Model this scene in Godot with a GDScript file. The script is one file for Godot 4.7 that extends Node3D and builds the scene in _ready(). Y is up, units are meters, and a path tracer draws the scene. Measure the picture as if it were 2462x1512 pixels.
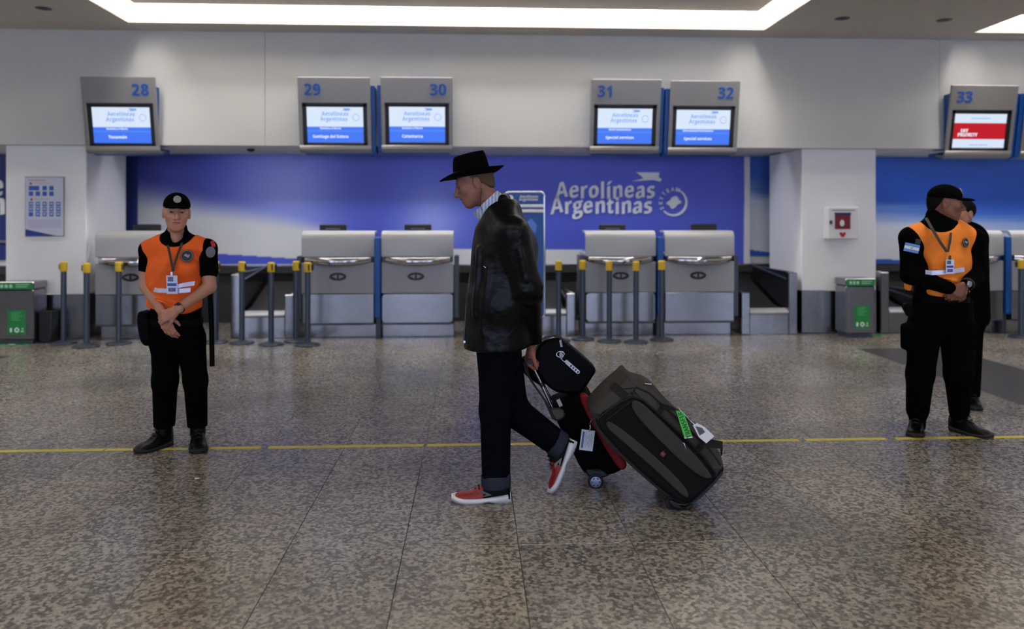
extends Node3D
# Airport check-in hall. y up, metres; the check-in wall runs along x, the hall opens towards +z.

var M := {}
var names := {}
var box_cache := {}

func c8(r: float, g: float, b: float) -> Color:
	return Color(r / 255.0, g / 255.0, b / 255.0)

func lin(c: Color) -> Color:
	return c.srgb_to_linear()

# ---------------------------------------------------------------- materials
func mk(key: String, c: Color, rough := 0.6, metal := 0.0, spec := 0.5) -> StandardMaterial3D:
	var m := StandardMaterial3D.new()
	m.resource_name = key
	m.albedo_color = c
	m.roughness = rough
	m.metallic = metal
	m.metallic_specular = spec
	M[key] = m
	return m

func noise_tex(size: int, freq: float, seed_n: int, ramp: Gradient = null, normal := false, strength := 4.0, kind := FastNoiseLite.TYPE_SIMPLEX_SMOOTH, octaves := 3) -> NoiseTexture2D:
	var n := FastNoiseLite.new()
	n.seed = seed_n
	n.noise_type = kind
	n.frequency = freq
	n.fractal_octaves = octaves
	if kind == FastNoiseLite.TYPE_CELLULAR:
		n.cellular_return_type = FastNoiseLite.RETURN_CELL_VALUE
		n.cellular_jitter = 1.0
	var t := NoiseTexture2D.new()
	t.width = size
	t.height = size
	t.seamless = true
	t.noise = n
	if ramp:
		t.color_ramp = ramp
	if normal:
		t.as_normal_map = true
		t.bump_strength = strength
	return t

func ramp_of(stops: Array) -> Gradient:
	var g := Gradient.new()
	var o := PackedFloat32Array()
	var c := PackedColorArray()
	for s in stops:
		o.append(s[0])
		c.append(s[1])
	g.offsets = o
	g.colors = c
	return g

func tri(m: StandardMaterial3D, per_metre: float, world := false) -> void:
	m.uv1_triplanar = true
	m.uv1_world_triplanar = world
	m.uv1_scale = Vector3.ONE * per_metre

func cloth(key: String, c: Color, rough := 0.9, wrinkle := 0.5, rim := 0.0, spec := 0.2) -> StandardMaterial3D:
	var m := mk(key, c, rough, 0.0, spec)
	m.normal_enabled = true
	m.normal_texture = T.wrinkle
	m.normal_scale = wrinkle
	tri(m, 1.6)
	if rim > 0.0:
		m.rim_enabled = true
		m.rim = rim
		m.rim_tint = 0.5
	return m

func print_mat(key: String, im: Image, rough := 0.5, glow := 0.0) -> StandardMaterial3D:
	var m := mk(key, Color.WHITE, rough)
	var t := ImageTexture.create_from_image(im)
	m.albedo_texture = t
	m.texture_repeat = false
	if glow > 0.0:
		m.emission_enabled = true
		m.emission = Color.WHITE
		m.emission_operator = BaseMaterial3D.EMISSION_OP_MULTIPLY
		m.emission_texture = t
		m.emission_energy_multiplier = glow
	return m

var T := {}

# ---------------------------------------------------------------- scene tree
func numbered(called: String) -> String:
	var n: int = names.get(called, 0)
	names[called] = n + 1
	return called if n == 0 else "%s_%03d" % [called, n]

func tag(o: Node, label: String, category: String, group := "") -> void:
	o.set_meta("label", label)
	o.set_meta("category", category)
	if group != "":
		o.set_meta("group", group)

func thing(called: String, label: String, category: String, at := Vector3.ZERO, turn := 0.0, group := "") -> Node3D:
	var o := Node3D.new()
	o.name = numbered(called)
	o.position = at
	o.rotation.y = turn
	tag(o, label, category, group)
	add_child(o, true)
	return o

func struct_node(called: String, label: String, category: String) -> Node3D:
	var o := thing(called, label, category)
	o.set_meta("kind", "structure")
	return o

func part(called: String, mesh: Mesh, m: Material, parent: Node, at := Vector3.ZERO, basis := Basis.IDENTITY, label := "") -> MeshInstance3D:
	var o := MeshInstance3D.new()
	o.name = called
	o.mesh = mesh
	o.material_override = m
	o.transform = Transform3D(basis, at)
	if label != "":
		o.set_meta("label", label)
	parent.add_child(o, true)
	return o

# ---------------------------------------------------------------- mesh building
func finish(v: PackedVector3Array, idx: PackedInt32Array, flat := false, uv := PackedVector2Array()) -> ArrayMesh:
	var vol := 0.0
	for t in range(0, idx.size(), 3):
		vol += v[idx[t]].dot(v[idx[t + 1]].cross(v[idx[t + 2]]))
	if vol > 0.0:   # Godot's front faces run clockwise
		for t in range(0, idx.size(), 3):
			var q := idx[t + 1]
			idx[t + 1] = idx[t + 2]
			idx[t + 2] = q
	if flat:
		var fv := PackedVector3Array()
		var fu := PackedVector2Array()
		for i in idx:
			fv.append(v[i])
			if uv.size():
				fu.append(uv[i])
		v = fv
		uv = fu
		idx = PackedInt32Array(range(fv.size()))
	var n := PackedVector3Array()
	n.resize(v.size())
	for t in range(0, idx.size(), 3):
		var a := idx[t]
		var b := idx[t + 1]
		var c := idx[t + 2]
		var fn := (v[c] - v[a]).cross(v[b] - v[a])
		n[a] += fn
		n[b] += fn
		n[c] += fn
	for i in n.size():
		n[i] = n[i].normalized()
	return pack(v, n, idx, uv)

func pack(v: PackedVector3Array, n: PackedVector3Array, idx: PackedInt32Array, uv := PackedVector2Array(), col := PackedColorArray()) -> ArrayMesh:
	var arr := []
	arr.resize(Mesh.ARRAY_MAX)
	arr[Mesh.ARRAY_VERTEX] = v
	arr[Mesh.ARRAY_NORMAL] = n
	arr[Mesh.ARRAY_INDEX] = idx
	if uv.size():
		arr[Mesh.ARRAY_TEX_UV] = uv
	if col.size():
		arr[Mesh.ARRAY_COLOR] = col
	var m := ArrayMesh.new()
	m.add_surface_from_arrays(Mesh.PRIMITIVE_TRIANGLES, arr)
	return m

func box(s: Vector3, b := 0.004) -> ArrayMesh:   # chamfered box, 44 triangles
	var key := "%s|%s" % [s, b]
	if box_cache.has(key):
		return box_cache[key]
	var h := s * 0.5
	b = minf(b, minf(h.x, minf(h.y, h.z)) * 0.9)
	var v := PackedVector3Array()
	for i in 8:
		var sg := Vector3(1 if i & 1 else -1, 1 if i & 2 else -1, 1 if i & 4 else -1)
		for ax in 3:
			var p := sg * (h - Vector3.ONE * b)
			p[ax] = sg[ax] * h[ax]
			v.append(p)
	var idx := PackedInt32Array()
	for ax in 3:
		var o1 := 1 << ((ax + 1) % 3)
		var o2 := 1 << ((ax + 2) % 3)
		for s1 in [0, 1 << ax]:
			var q := [s1, s1 + o1, s1 + o1 + o2, s1 + o2]
			var w := [q[0] * 3 + ax, q[1] * 3 + ax, q[2] * 3 + ax, q[3] * 3 + ax]
			if s1 == 0:
				w.reverse()
			idx.append_array([w[0], w[1], w[2], w[0], w[2], w[3]])
		# edges along axis ax, between faces a1 and a2
		var a1 := (ax + 1) % 3
		var a2 := (ax + 2) % 3
		for c in 4:
			var base: int = (o1 if c & 1 else 0) + (o2 if c & 2 else 0)
			var e := [base * 3 + a1, (base + (1 << ax)) * 3 + a1, (base + (1 << ax)) * 3 + a2, base * 3 + a2]
			if c == 1 or c == 2:
				e.reverse()
			idx.append_array([e[0], e[2], e[1], e[0], e[3], e[2]])
	for i in 8:
		var odd: bool = ((i & 1) + ((i >> 1) & 1) + ((i >> 2) & 1)) % 2 == 1
		idx.append_array([i * 3, i * 3 + 1, i * 3 + 2] if odd else [i * 3, i * 3 + 2, i * 3 + 1])
	for t in range(0, idx.size(), 3):
		var p := v[idx[t]]
		if (v[idx[t + 1]] - p).cross(v[idx[t + 2]] - p).dot(p) > 0.0:
			var q := idx[t + 1]
			idx[t + 1] = idx[t + 2]
			idx[t + 2] = q
	var m := finish(v, idx, true)
	box_cache[key] = m
	return m

func loft(rings: Array, caps := true, flat := false, closed := true) -> ArrayMesh:
	var v := PackedVector3Array()
	var idx := PackedInt32Array()
	var n: int = rings[0].size()
	for r in rings:
		v.append_array(r)
	var m: int = n if closed else n - 1
	for k in rings.size() - 1:
		for i in m:
			var j := (i + 1) % n
			var a := k * n + i
			var b := k * n + j
			idx.append_array([a, b, a + n, b, b + n, a + n])
	if caps and closed:
		for side in 2:
			var r: PackedVector3Array = PackedVector3Array(rings[0] if side == 0 else rings[-1])
			var mid := Vector3.ZERO
			for p in r:
				mid += p / n
			var base := v.size()
			v.append_array(r)
			v.append(mid)
			for i in n:
				var j := (i + 1) % n
				if side == 0:
					idx.append_array([base + j, base + i, base + n])
				else:
					idx.append_array([base + i, base + j, base + n])
	return finish(v, idx, flat)

func inset(poly: PackedVector2Array, by: float) -> PackedVector2Array:
	var out := PackedVector2Array()
	var n := poly.size()
	for i in n:
		var e1 := (poly[i] - poly[(i + n - 1) % n]).normalized()
		var e2 := (poly[(i + 1) % n] - poly[i]).normalized()
		var n1 := Vector2(-e1.y, e1.x)
		var n2 := Vector2(-e2.y, e2.x)
		var k := maxf(1.0 + n1.dot(n2), 0.35)
		out.append(poly[i] + (n1 + n2) / k * by)
	return out

func ccw(points) -> PackedVector2Array:
	var poly := PackedVector2Array(points)
	var area := 0.0
	for i in poly.size():
		area += poly[i].cross(poly[(i + 1) % poly.size()])
	if area < 0.0:
		poly.reverse()
	return poly

func chaikin(points, times := 2) -> PackedVector2Array:
	var p := PackedVector2Array(points)
	for k in times:
		var q := PackedVector2Array()
		for i in p.size():
			var a := p[i]
			var b := p[(i + 1) % p.size()]
			q.append(a.lerp(b, 0.25))
			q.append(a.lerp(b, 0.75))
		p = q
	return p

func round_rect(w: float, h: float, r: float, n := 4) -> PackedVector2Array:
	var p := PackedVector2Array()
	for c in 4:
		var cx := (w / 2 - r) * (1 if c == 0 or c == 3 else -1)
		var cy := (h / 2 - r) * (1 if c < 2 else -1)
		for i in n + 1:
			var t := PI / 2 * (c + float(i) / n)
			p.append(Vector2(cx + cos(t) * r, cy + sin(t) * r))
	return p

func oval(rx: float, ry: float, n := 24) -> PackedVector2Array:
	var p := PackedVector2Array()
	for i in n:
		p.append(Vector2(cos(TAU * i / n) * rx, sin(TAU * i / n) * ry))
	return p

# polygon in x, y made solid from z0 to z1 with rounded edges
func slab(points, z0: float, z1: float, bevel := 0.003, steps := 2, flat := false) -> ArrayMesh:
	var poly := ccw(points)
	var n := poly.size()
	var lv := []
	for i in steps + 1:
		var t := PI / 2 * i / steps
		lv.append([bevel * (1.0 - sin(t)), z0 + bevel * (1.0 - cos(t))])
	for i in steps + 1:
		var t := PI / 2 * (steps - i) / steps
		lv.append([bevel * (1.0 - sin(t)), z1 - bevel * (1.0 - cos(t))])
	if bevel <= 0.0:
		lv = [[0.0, z0], [0.0, z1]]
	var v := PackedVector3Array()
	var idx := PackedInt32Array()
	for l in lv:
		for p in inset(poly, l[0]):
			v.append(Vector3(p.x, p.y, l[1]))
	for k in lv.size() - 1:
		for i in n:
			var a: int = k * n + i
			var b: int = k * n + (i + 1) % n
			idx.append_array([a, b, a + n, b, b + n, a + n])
	var cap := Geometry2D.triangulate_polygon(inset(poly, lv[0][0]))
	if cap.is_empty():
		cap = Geometry2D.triangulate_polygon(poly)
	if cap.size():
		var p := inset(poly, lv[0][0])
		var e1 := p[cap[1]] - p[cap[0]]
		var pos: bool = e1.cross(p[cap[2]] - p[cap[0]]) > 0
		for side in 2:
			var base := v.size()
			for q in p:
				v.append(Vector3(q.x, q.y, z0 if side == 0 else z1))
			for t in range(0, cap.size(), 3):
				if pos == (side == 1):
					idx.append_array([base + cap[t], base + cap[t + 1], base + cap[t + 2]])
				else:
					idx.append_array([base + cap[t], base + cap[t + 2], base + cap[t + 1]])
	return finish(v, idx, flat)

const ALONG_X := Basis(Vector3(0, 0, 1), Vector3(0, 1, 0), Vector3(-1, 0, 0))    # slab x -> z, depth along x
const FLAT := Basis(Vector3(1, 0, 0), Vector3(0, 0, 1), Vector3(0, -1, 0))       # slab y -> z, depth downwards

func lathe(profile: Array, n := 24) -> ArrayMesh:   # profile of (radius, height)
	var rings := []
	for p in profile:
		var r := PackedVector3Array()
		for i in n:
			var t := TAU * i / n
			r.append(Vector3(cos(t) * p.x, p.y, sin(t) * p.x))
		rings.append(r)
	return loft(rings)

func tube(path: Array, r: float, n := 8, closed := false) -> ArrayMesh:
	var rings := []
	var up := Vector3.ZERO
	var cnt := path.size()
	for k in cnt:
		var a: Vector3 = path[(k - 1 + cnt) % cnt] if closed else path[maxi(k - 1, 0)]
		var b: Vector3 = path[(k + 1) % cnt] if closed else path[mini(k + 1, cnt - 1)]
		var d := (b - a).normalized()
		if up == Vector3.ZERO:
			up = d.cross(Vector3.UP if absf(d.y) < 0.9 else Vector3.RIGHT).normalized()
		up = (up - d * up.dot(d)).normalized()
		var s := d.cross(up)
		var ring := PackedVector3Array()
		for i in n:
			var t := TAU * i / n
			ring.append(path[k] + (up * cos(t) + s * sin(t)) * r)
		rings.append(ring)
	if closed:
		rings.append(rings[0])
	return loft(rings, not closed)

func sheet(w: float, h: float, t := 0.003) -> ArrayMesh:   # thin board, front face carries uv 0..1
	var v := PackedVector3Array()
	var uv := PackedVector2Array()
	for z in [t, 0.0]:
		for c in [Vector2(0, 0), Vector2(1, 0), Vector2(1, 1), Vector2(0, 1)]:
			v.append(Vector3((c.x - 0.5) * w, (c.y - 0.5) * h, z))
			uv.append(Vector2(c.x, 1.0 - c.y))
	return finish(v, PackedInt32Array([0, 1, 2, 0, 2, 3, 4, 6, 5, 4, 7, 6, 0, 4, 5, 0, 5, 1, 1, 5, 6, 1, 6, 2, 2, 6, 7, 2, 7, 3, 3, 7, 4, 3, 4, 0]), true, uv)

func strip(path: Array, wide: Vector3, thick: float) -> ArrayMesh:   # a flat band that follows a path; wide = half width vector
	var rings := []
	for k in path.size():
		var a: Vector3 = path[maxi(k - 1, 0)]
		var b: Vector3 = path[mini(k + 1, path.size() - 1)]
		var nrm := (b - a).cross(wide).normalized() * thick * 0.5
		var p: Vector3 = path[k]
		rings.append(PackedVector3Array([p - wide - nrm, p + wide - nrm, p + wide + nrm, p - wide + nrm]))
	return loft(rings, true, true)

var sans: Font
var sans_bold: Font
var slanted: Font

func lettering(words: String, height: float, deep: float, font: Font, step := 0.6) -> TextMesh:   # height is that of the capitals
	var t := TextMesh.new()
	t.text = words
	t.font = font
	t.font_size = 32
	t.pixel_size = height / 23.0
	t.depth = deep
	t.curve_step = step
	return t

# ---------------------------------------------------------------- soft bodies: distances joined smoothly, meshed as surface nets
class Field:
	var kind := PackedInt32Array()      # 0 tapered capsule, 1 ellipsoid, 2 half space, 3 rounded box
	var op := PackedInt32Array()        # 0 join, 1 cut away, 2 keep inside
	var A := PackedVector3Array()
	var B := PackedVector3Array()
	var N := PackedVector3Array()
	var S := PackedFloat32Array()
	var I := PackedFloat32Array()
	var R := PackedFloat32Array()
	var D := PackedFloat32Array()
	var L := PackedFloat32Array()
	var K := PackedFloat32Array()
	var lo := Vector3.ONE * 1e9
	var hi := Vector3.ONE * -1e9

	func put(t: int, o: int, a: Vector3, b: Vector3, n: Vector3, s: float, i: float, r: float, d: float, l: float, k: float) -> void:
		kind.append(t); op.append(o); A.append(a); B.append(b); N.append(n); S.append(s); I.append(i); R.append(r); D.append(d); L.append(l); K.append(k)

	func reach(p: Vector3, r: Vector3) -> void:
		lo = lo.min(p - r)
		hi = hi.max(p + r)

	# n, s: the section is s times as thick along n as across it
	func cap(a: Vector3, b: Vector3, ra: float, rb: float, k := 0.03, n := Vector3.ZERO, s := 1.0, o := 0) -> Field:
		var ab := b - a
		var st := 1.0 / s - 1.0
		ab += n * (ab.dot(n) * st)
		put(0, o, a, ab, n, st, 1.0 / maxf(ab.length_squared(), 1e-9), ra, rb - ra, minf(1.0, s), k)
		if o == 0:
			var g := maxf(1.0, s)
			reach(a, Vector3.ONE * ra * g)
			reach(b, Vector3.ONE * rb * g)
		return self

	func ell(c: Vector3, r: Vector3, k := 0.02, o := 0) -> Field:
		put(1, o, c, Vector3(1.0 / r.x, 1.0 / r.y, 1.0 / r.z), Vector3.ZERO, 0.0, 0.0, minf(r.x, minf(r.y, r.z)), 0.0, 1.0, k)
		if o == 0:
			reach(c, r)
		return self

	func plane(p: Vector3, n: Vector3, k := 0.004) -> Field:   # keeps what lies behind the plane
		n = n.normalized()
		put(2, 2, p, Vector3.ZERO, n, 0.0, 0.0, p.dot(n), 0.0, 1.0, k)
		return self

	func brick(c: Vector3, half: Vector3, r: float, k := 0.01, o := 0) -> Field:
		put(3, o, c, half - Vector3.ONE * r, Vector3.ZERO, 0.0, 0.0, r, 0.0, 1.0, k)
		if o == 0:
			reach(c, half)
		return self

	func one(i: int, p: Vector3) -> float:
		var t := kind[i]
		if t == 0:
			var q := p - A[i]
			var n := N[i]
			if S[i] != 0.0:
				q += n * (q.dot(n) * S[i])
			var b := B[i]
			var h := clampf(q.dot(b) * I[i], 0.0, 1.0)
			return ((q - b * h).length() - R[i] - D[i] * h) * L[i]
		if t == 1:
			var q := (p - A[i]) * B[i]
			var k0 := q.length()
			var k1 := (q * B[i]).length()
			return k0 * (k0 - 1.0) / k1 if k1 > 1e-6 else -R[i]
		if t == 2:
			return p.dot(N[i]) - R[i]
		var e := (p - A[i]).abs() - B[i]
		return e.max(Vector3.ZERO).length() + minf(maxf(e.x, maxf(e.y, e.z)), 0.0) - R[i]

	func at(p: Vector3, list: PackedInt32Array) -> float:
		var d := 1000.0
		for i in list:
			var x := one(i, p)
			var k := K[i]
			var o := op[i]
			if o == 0:
				var h := maxf(k - absf(d - x), 0.0) / k
				d = minf(d, x) - h * h * k * 0.25
			else:
				if o == 1:
					x = -x
				var h := maxf(k - absf(d - x), 0.0) / k
				d = maxf(d, x) + h * h * k * 0.25
		return d

	func net(cell: float) -> Array:   # [vertices, normals, indices]
		var B6 := 5
		var o := lo - Vector3.ONE * cell * 2.5
		var cnt := ((hi - lo) / cell + Vector3.ONE * 6.0).ceil()
		var nb := Vector3i(ceili(cnt.x / B6), ceili(cnt.y / B6), ceili(cnt.z / B6))
		var nx := nb.x * B6 + 1
		var ny := nb.y * B6 + 1
		var nz := nb.z * B6 + 1
		var sy := nx
		var sz := nx * ny
		var val := PackedFloat32Array()
		val.resize(nx * ny * nz)
		val.fill(1e6)
		var all := PackedInt32Array(range(kind.size()))
		var half := cell * B6 * 0.5
		var diag := half * 1.7321
		var act := PackedInt32Array()
		var dd := PackedFloat32Array()
		dd.resize(kind.size())
		for bz in nb.z:
			for by in nb.y:
				for bx in nb.x:
					var mid := o + Vector3(bx, by, bz) * (cell * B6) + Vector3.ONE * half
					var best := 1e9
					for i in kind.size():
						dd[i] = one(i, mid)
						if op[i] == 0:
							best = minf(best, dd[i])
					if best > diag * 1.25 + 0.02:
						continue
					var list := PackedInt32Array()
					for i in kind.size():
						if op[i] == 0:
							if dd[i] < best + 2.0 * diag + K[i]:
								list.append(i)
						elif op[i] == 1:
							if dd[i] < diag + K[i]:
								list.append(i)
						elif dd[i] > -diag - K[i]:
							list.append(i)
					if absf(at(mid, list)) > diag * 1.25 + 0.02 and best < -diag - 0.03:
						continue
					act.append(bx)
					act.append(by)
					act.append(bz)
					for z in range(bz * B6, bz * B6 + B6 + 1):
						for y in range(by * B6, by * B6 + B6 + 1):
							var row := z * sz + y * sy
							for x in range(bx * B6, bx * B6 + B6 + 1):
								if val[row + x] == 1e6:
									val[row + x] = at(o + Vector3(x, y, z) * cell, list)
		var vid := PackedInt32Array()
		vid.resize(nx * ny * nz)
		vid.fill(-1)
		var V := PackedVector3Array()
		var off := PackedInt32Array([0, 1, sy, sy + 1, sz, sz + 1, sz + sy, sz + sy + 1])
		var cor := [Vector3(0, 0, 0), Vector3(1, 0, 0), Vector3(0, 1, 0), Vector3(1, 1, 0), Vector3(0, 0, 1), Vector3(1, 0, 1), Vector3(0, 1, 1), Vector3(1, 1, 1)]
		var edges := [[0, 1], [2, 3], [4, 5], [6, 7], [0, 2], [1, 3], [4, 6], [5, 7], [0, 4], [1, 5], [2, 6], [3, 7]]
		for b in range(0, act.size(), 3):
			for z in range(act[b + 2] * B6, act[b + 2] * B6 + B6):
				for y in range(act[b + 1] * B6, act[b + 1] * B6 + B6):
					for x in range(act[b] * B6, act[b] * B6 + B6):
						var g := z * sz + y * sy + x
						var s0 := val[g] < 0.0
						if s0 == (val[g + 1] < 0.0) and s0 == (val[g + sy] < 0.0) and s0 == (val[g + sy + 1] < 0.0) and s0 == (val[g + sz] < 0.0) and s0 == (val[g + sz + 1] < 0.0) and s0 == (val[g + sz + sy] < 0.0) and s0 == (val[g + sz + sy + 1] < 0.0):
							continue
						var sum := Vector3.ZERO
						var hits := 0
						for e in edges:
							var va := val[g + off[e[0]]]
							var vb := val[g + off[e[1]]]
							if (va < 0.0) != (vb < 0.0):
								sum += cor[e[0]].lerp(cor[e[1]], va / (va - vb))
								hits += 1
						vid[g] = V.size()
						V.append(o + (Vector3(x, y, z) + sum / hits) * cell)
		var F := PackedInt32Array()
		for b in range(0, act.size(), 3):
			for z in range(act[b + 2] * B6, act[b + 2] * B6 + B6):
				for y in range(act[b + 1] * B6, act[b + 1] * B6 + B6):
					for x in range(act[b] * B6, act[b] * B6 + B6):
						var g := z * sz + y * sy + x
						if vid[g] < 0:
							continue
						var s0 := val[g] < 0.0
						for ax in 3:
							var st := 1 if ax == 0 else (sy if ax == 1 else sz)
							if s0 == (val[g + st] < 0.0):
								continue
							var u := sy if ax == 0 else (sz if ax == 1 else 1)
							var w := sz if ax == 0 else (1 if ax == 1 else sy)
							if (ax != 0 and x == 0) or (ax != 1 and y == 0) or (ax != 2 and z == 0):
								continue
							var q0 := vid[g]
							var q1 := vid[g - u]
							var q2 := vid[g - u - w]
							var q3 := vid[g - w]
							if q1 < 0 or q2 < 0 or q3 < 0:
								continue
							if s0:
								F.append_array([q0, q2, q1, q0, q3, q2])
							else:
								F.append_array([q0, q1, q2, q0, q2, q3])
		var Nn := PackedVector3Array()
		Nn.resize(V.size())
		for t in range(0, F.size(), 3):
			var fn := (V[F[t + 2]] - V[F[t]]).cross(V[F[t + 1]] - V[F[t]])
			Nn[F[t]] += fn
			Nn[F[t + 1]] += fn
			Nn[F[t + 2]] += fn
		for i in Nn.size():
			Nn[i] = Nn[i].normalized()
		return [V, Nn, F]

# joins nets into one mesh; each entry is [net, transform, colour function or null]
func weld(list: Array, colored := false) -> ArrayMesh:
	var V := PackedVector3Array()
	var N := PackedVector3Array()
	var F := PackedInt32Array()
	var C := PackedColorArray()
	for e in list:
		var base := V.size()
		var xf: Transform3D = e[1]
		var vs: PackedVector3Array = e[0][0]
		for i in vs.size():
			V.append(xf * vs[i])
			N.append((xf.basis * e[0][1][i]).normalized())
			if colored:
				C.append(e[2].call(vs[i]))
		for i in e[0][2]:
			F.append(base + i)
	return pack(V, N, F, PackedVector2Array(), C)

func soft(f: Field, cell: float) -> ArrayMesh:
	var n := f.net(cell)
	return pack(n[0], n[1], n[2])

# ---------------------------------------------------------------- the scene
const CEIL := 3.82
const WASH_Z := -10.62
const WASH := [[-14.0, -6.5, "left of the left column"], [-3.6, 3.0, "above the counters between the columns"], [6.0, 14.0, "right of the right column"]]
const WASH_POWER := 12.5
const FASCIA := -9.92
const BACK := -11.5

func _ready() -> void:
	# camera: level, looking a little to the right of the wall's normal, with the lens shifted down
	var cam := Camera3D.new()
	cam.name = "camera"
	cam.projection = Camera3D.PROJECTION_FRUSTUM
	cam.near = 0.05
	cam.far = 100.0
	cam.size = 0.04
	cam.frustum_offset = Vector2(0.0, -0.006111)
	cam.position = Vector3(0, 1.5, 0)
	cam.rotation.y = deg_to_rad(-2.82)
	var lens := CameraAttributesPhysical.new()
	lens.frustum_focal_length = 28.0
	lens.frustum_focus_distance = 4.2
	lens.exposure_aperture = 1.5
	cam.attributes = lens
	add_child(cam, true)
	cam.size = 0.04
	cam.frustum_offset = Vector2(0.0, -0.006111)
	var env := Environment.new()
	env.background_mode = Environment.BG_COLOR
	env.background_color = Color.BLACK
	env.tonemap_mode = Environment.TONE_MAPPER_LINEAR
	env.tonemap_exposure = 1.1
	env.sdfgi_enabled = true
	env.ssao_enabled = true
	env.ssil_enabled = true
	var we := WorldEnvironment.new()
	we.name = "world_environment"
	we.environment = env
	add_child(we, true)

	fonts()
	textures()
	materials()
	lights()
	shell()
	murals()
	displays()
	counters()
	conveyors()
	furniture()
	luggage()
	walker()
	guard_woman()
	guard_man()
	bystander()

func fonts() -> void:
	var a := SystemFont.new()
	a.font_names = PackedStringArray(["Droid Sans"])
	sans = a
	var b := SystemFont.new()
	b.font_names = PackedStringArray(["Droid Sans"])
	b.font_weight = 700
	sans_bold = b
	var v := FontVariation.new()
	v.base_font = b
	v.variation_transform = Transform2D(Vector2(1, 0), Vector2(0.2, 1), Vector2.ZERO)
	slanted = v

func textures() -> void:
	T.wrinkle = noise_tex(256, 0.012, 5, null, true, 6.0)
	T.leather = noise_tex(256, 0.02, 9, null, true, 7.0, FastNoiseLite.TYPE_SIMPLEX_SMOOTH, 5)
	var gr := ramp_of([[0.0, c8(84, 81, 77)], [0.32, c8(104, 100, 95)], [0.45, c8(132, 127, 121)], [0.55, c8(154, 148, 141)], [0.70, c8(172, 166, 157)], [1.0, c8(190, 183, 173)]])
	T.granite = noise_tex(1024, 0.10, 21, gr, false, 1.0, FastNoiseLite.TYPE_CELLULAR, 3)
	var gd := ramp_of([[0.0, c8(52, 50, 47)], [0.5, c8(70, 67, 63)], [1.0, c8(92, 88, 83)]])
	T.granite_dark = noise_tex(512, 0.06, 23, gd, false, 1.0, FastNoiseLite.TYPE_SIMPLEX_SMOOTH, 3)
	T.patch = noise_tex(256, 0.012, 31, ramp_of([[0.0, c8(205, 202, 198)], [0.5, c8(236, 234, 230)], [1.0, c8(255, 255, 255)]]), false, 1.0, FastNoiseLite.TYPE_SIMPLEX_SMOOTH, 3)
	T.paint = noise_tex(256, 0.02, 51, null, true, 1.2)

func materials() -> void:
	for i in 4:
		var g := mk("granite_%d" % i, [Color(1, 1, 1), Color(0.96, 0.955, 0.95), Color(1, 0.985, 0.96), Color(0.93, 0.93, 0.94)][i], 0.23, 0.0, 0.5)
		g.albedo_texture = T.granite
		tri(g, 0.62, true)
		g.uv1_offset = Vector3(0.31, 0.0, 0.17) * i
		g.detail_enabled = true
		g.detail_albedo = T.patch
		g.detail_blend_mode = BaseMaterial3D.BLEND_MODE_MUL
		g.detail_uv_layer = BaseMaterial3D.DETAIL_UV_2
		g.uv2_triplanar = true
		g.uv2_world_triplanar = true
		g.uv2_scale = Vector3.ONE * 0.21
	var gdk := mk("granite_dark", Color.WHITE, 0.3)
	gdk.albedo_texture = T.granite_dark
	tri(gdk, 0.9, true)
	mk("grout", c8(70, 64, 55), 0.9)
	mk("tape", c8(196, 178, 62), 0.6)
	for k in [["wall", c8(208, 207, 203), 0.75], ["ceiling", c8(205, 198, 188), 0.85], ["column", c8(244, 244, 245), 0.55], ["cove", c8(240, 240, 236), 0.8]]:
		var m := mk(k[0], k[1], k[2])
		m.normal_enabled = true
		m.normal_texture = T.paint
		m.normal_scale = 0.15
		tri(m, 1.2, true)
	mk("navy", c8(20, 42, 110), 0.5)
	mk("dark_wall", c8(52, 50, 48), 0.7)
	mk("blue_panel", c8(8, 78, 158), 0.4)
	mk("sign_blue", c8(6, 78, 170), 0.45)
	var st := mk("steel", c8(146, 145, 146), 0.24, 1.0)
	st.normal_enabled = true
	st.normal_texture = T.paint
	st.normal_scale = 0.12
	tri(st, 0.8, true)
	mk("chrome", c8(186, 186, 190), 0.12, 1.0)
	mk("silver_paint", c8(138, 135, 133), 0.42, 0.4)
	mk("counter_grey", c8(152, 152, 157), 0.4, 0.1)
	mk("counter_top", c8(172, 172, 174), 0.35, 0.1)
	mk("slate", c8(58, 66, 78), 0.4)
	mk("post", c8(66, 74, 88), 0.35, 0.4)
	mk("black_plastic", c8(16, 16, 17), 0.45)
	mk("yellow_plastic", c8(214, 176, 30), 0.45)
	mk("rubber", c8(28, 27, 26), 0.75)
	mk("white_paint", c8(226, 226, 228), 0.45)
	mk("white_print", c8(236, 236, 236), 0.6)
	mk("letter", c8(232, 232, 232), 0.5)
	mk("green_print", c8(28, 136, 66), 0.5)
	mk("red_print", c8(190, 22, 44), 0.5)
	mk("screen_text", c8(90, 130, 225), 0.5)
	for k in [["glow_text_blue", c8(120, 165, 240), 0.9], ["glow_text_white", c8(235, 240, 255), 1.0]]:
		var m := mk(k[0], Color.BLACK, 0.5)
		m.emission_enabled = true
		m.emission = k[1]
		m.emission_energy_multiplier = k[2]
	var tube_m := mk("lamp_glow", Color.WHITE, 0.5)
	tube_m.emission_enabled = true
	tube_m.emission = c8(255, 250, 238)
	tube_m.emission_energy_multiplier = 2.0
	var pane := mk("daylight_pane", c8(210, 222, 255), 0.4)
	pane.emission_enabled = true
	pane.emission = c8(176, 202, 255)
	pane.emission_energy_multiplier = 1.2
	mk("mullion", c8(90, 92, 96), 0.5)

# ---------------------------------------------------------------- light: coves in the ceiling, daylight windows behind
const COVES := [[-14.41, -6.75], [-4.08, 3.58], [6.25, 13.91]]
const COVE_FAR := -9.52
const COVE_NEAR := -1.6
const COVE_POWER := 8.2
const DAY_POWER := 1.2

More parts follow.
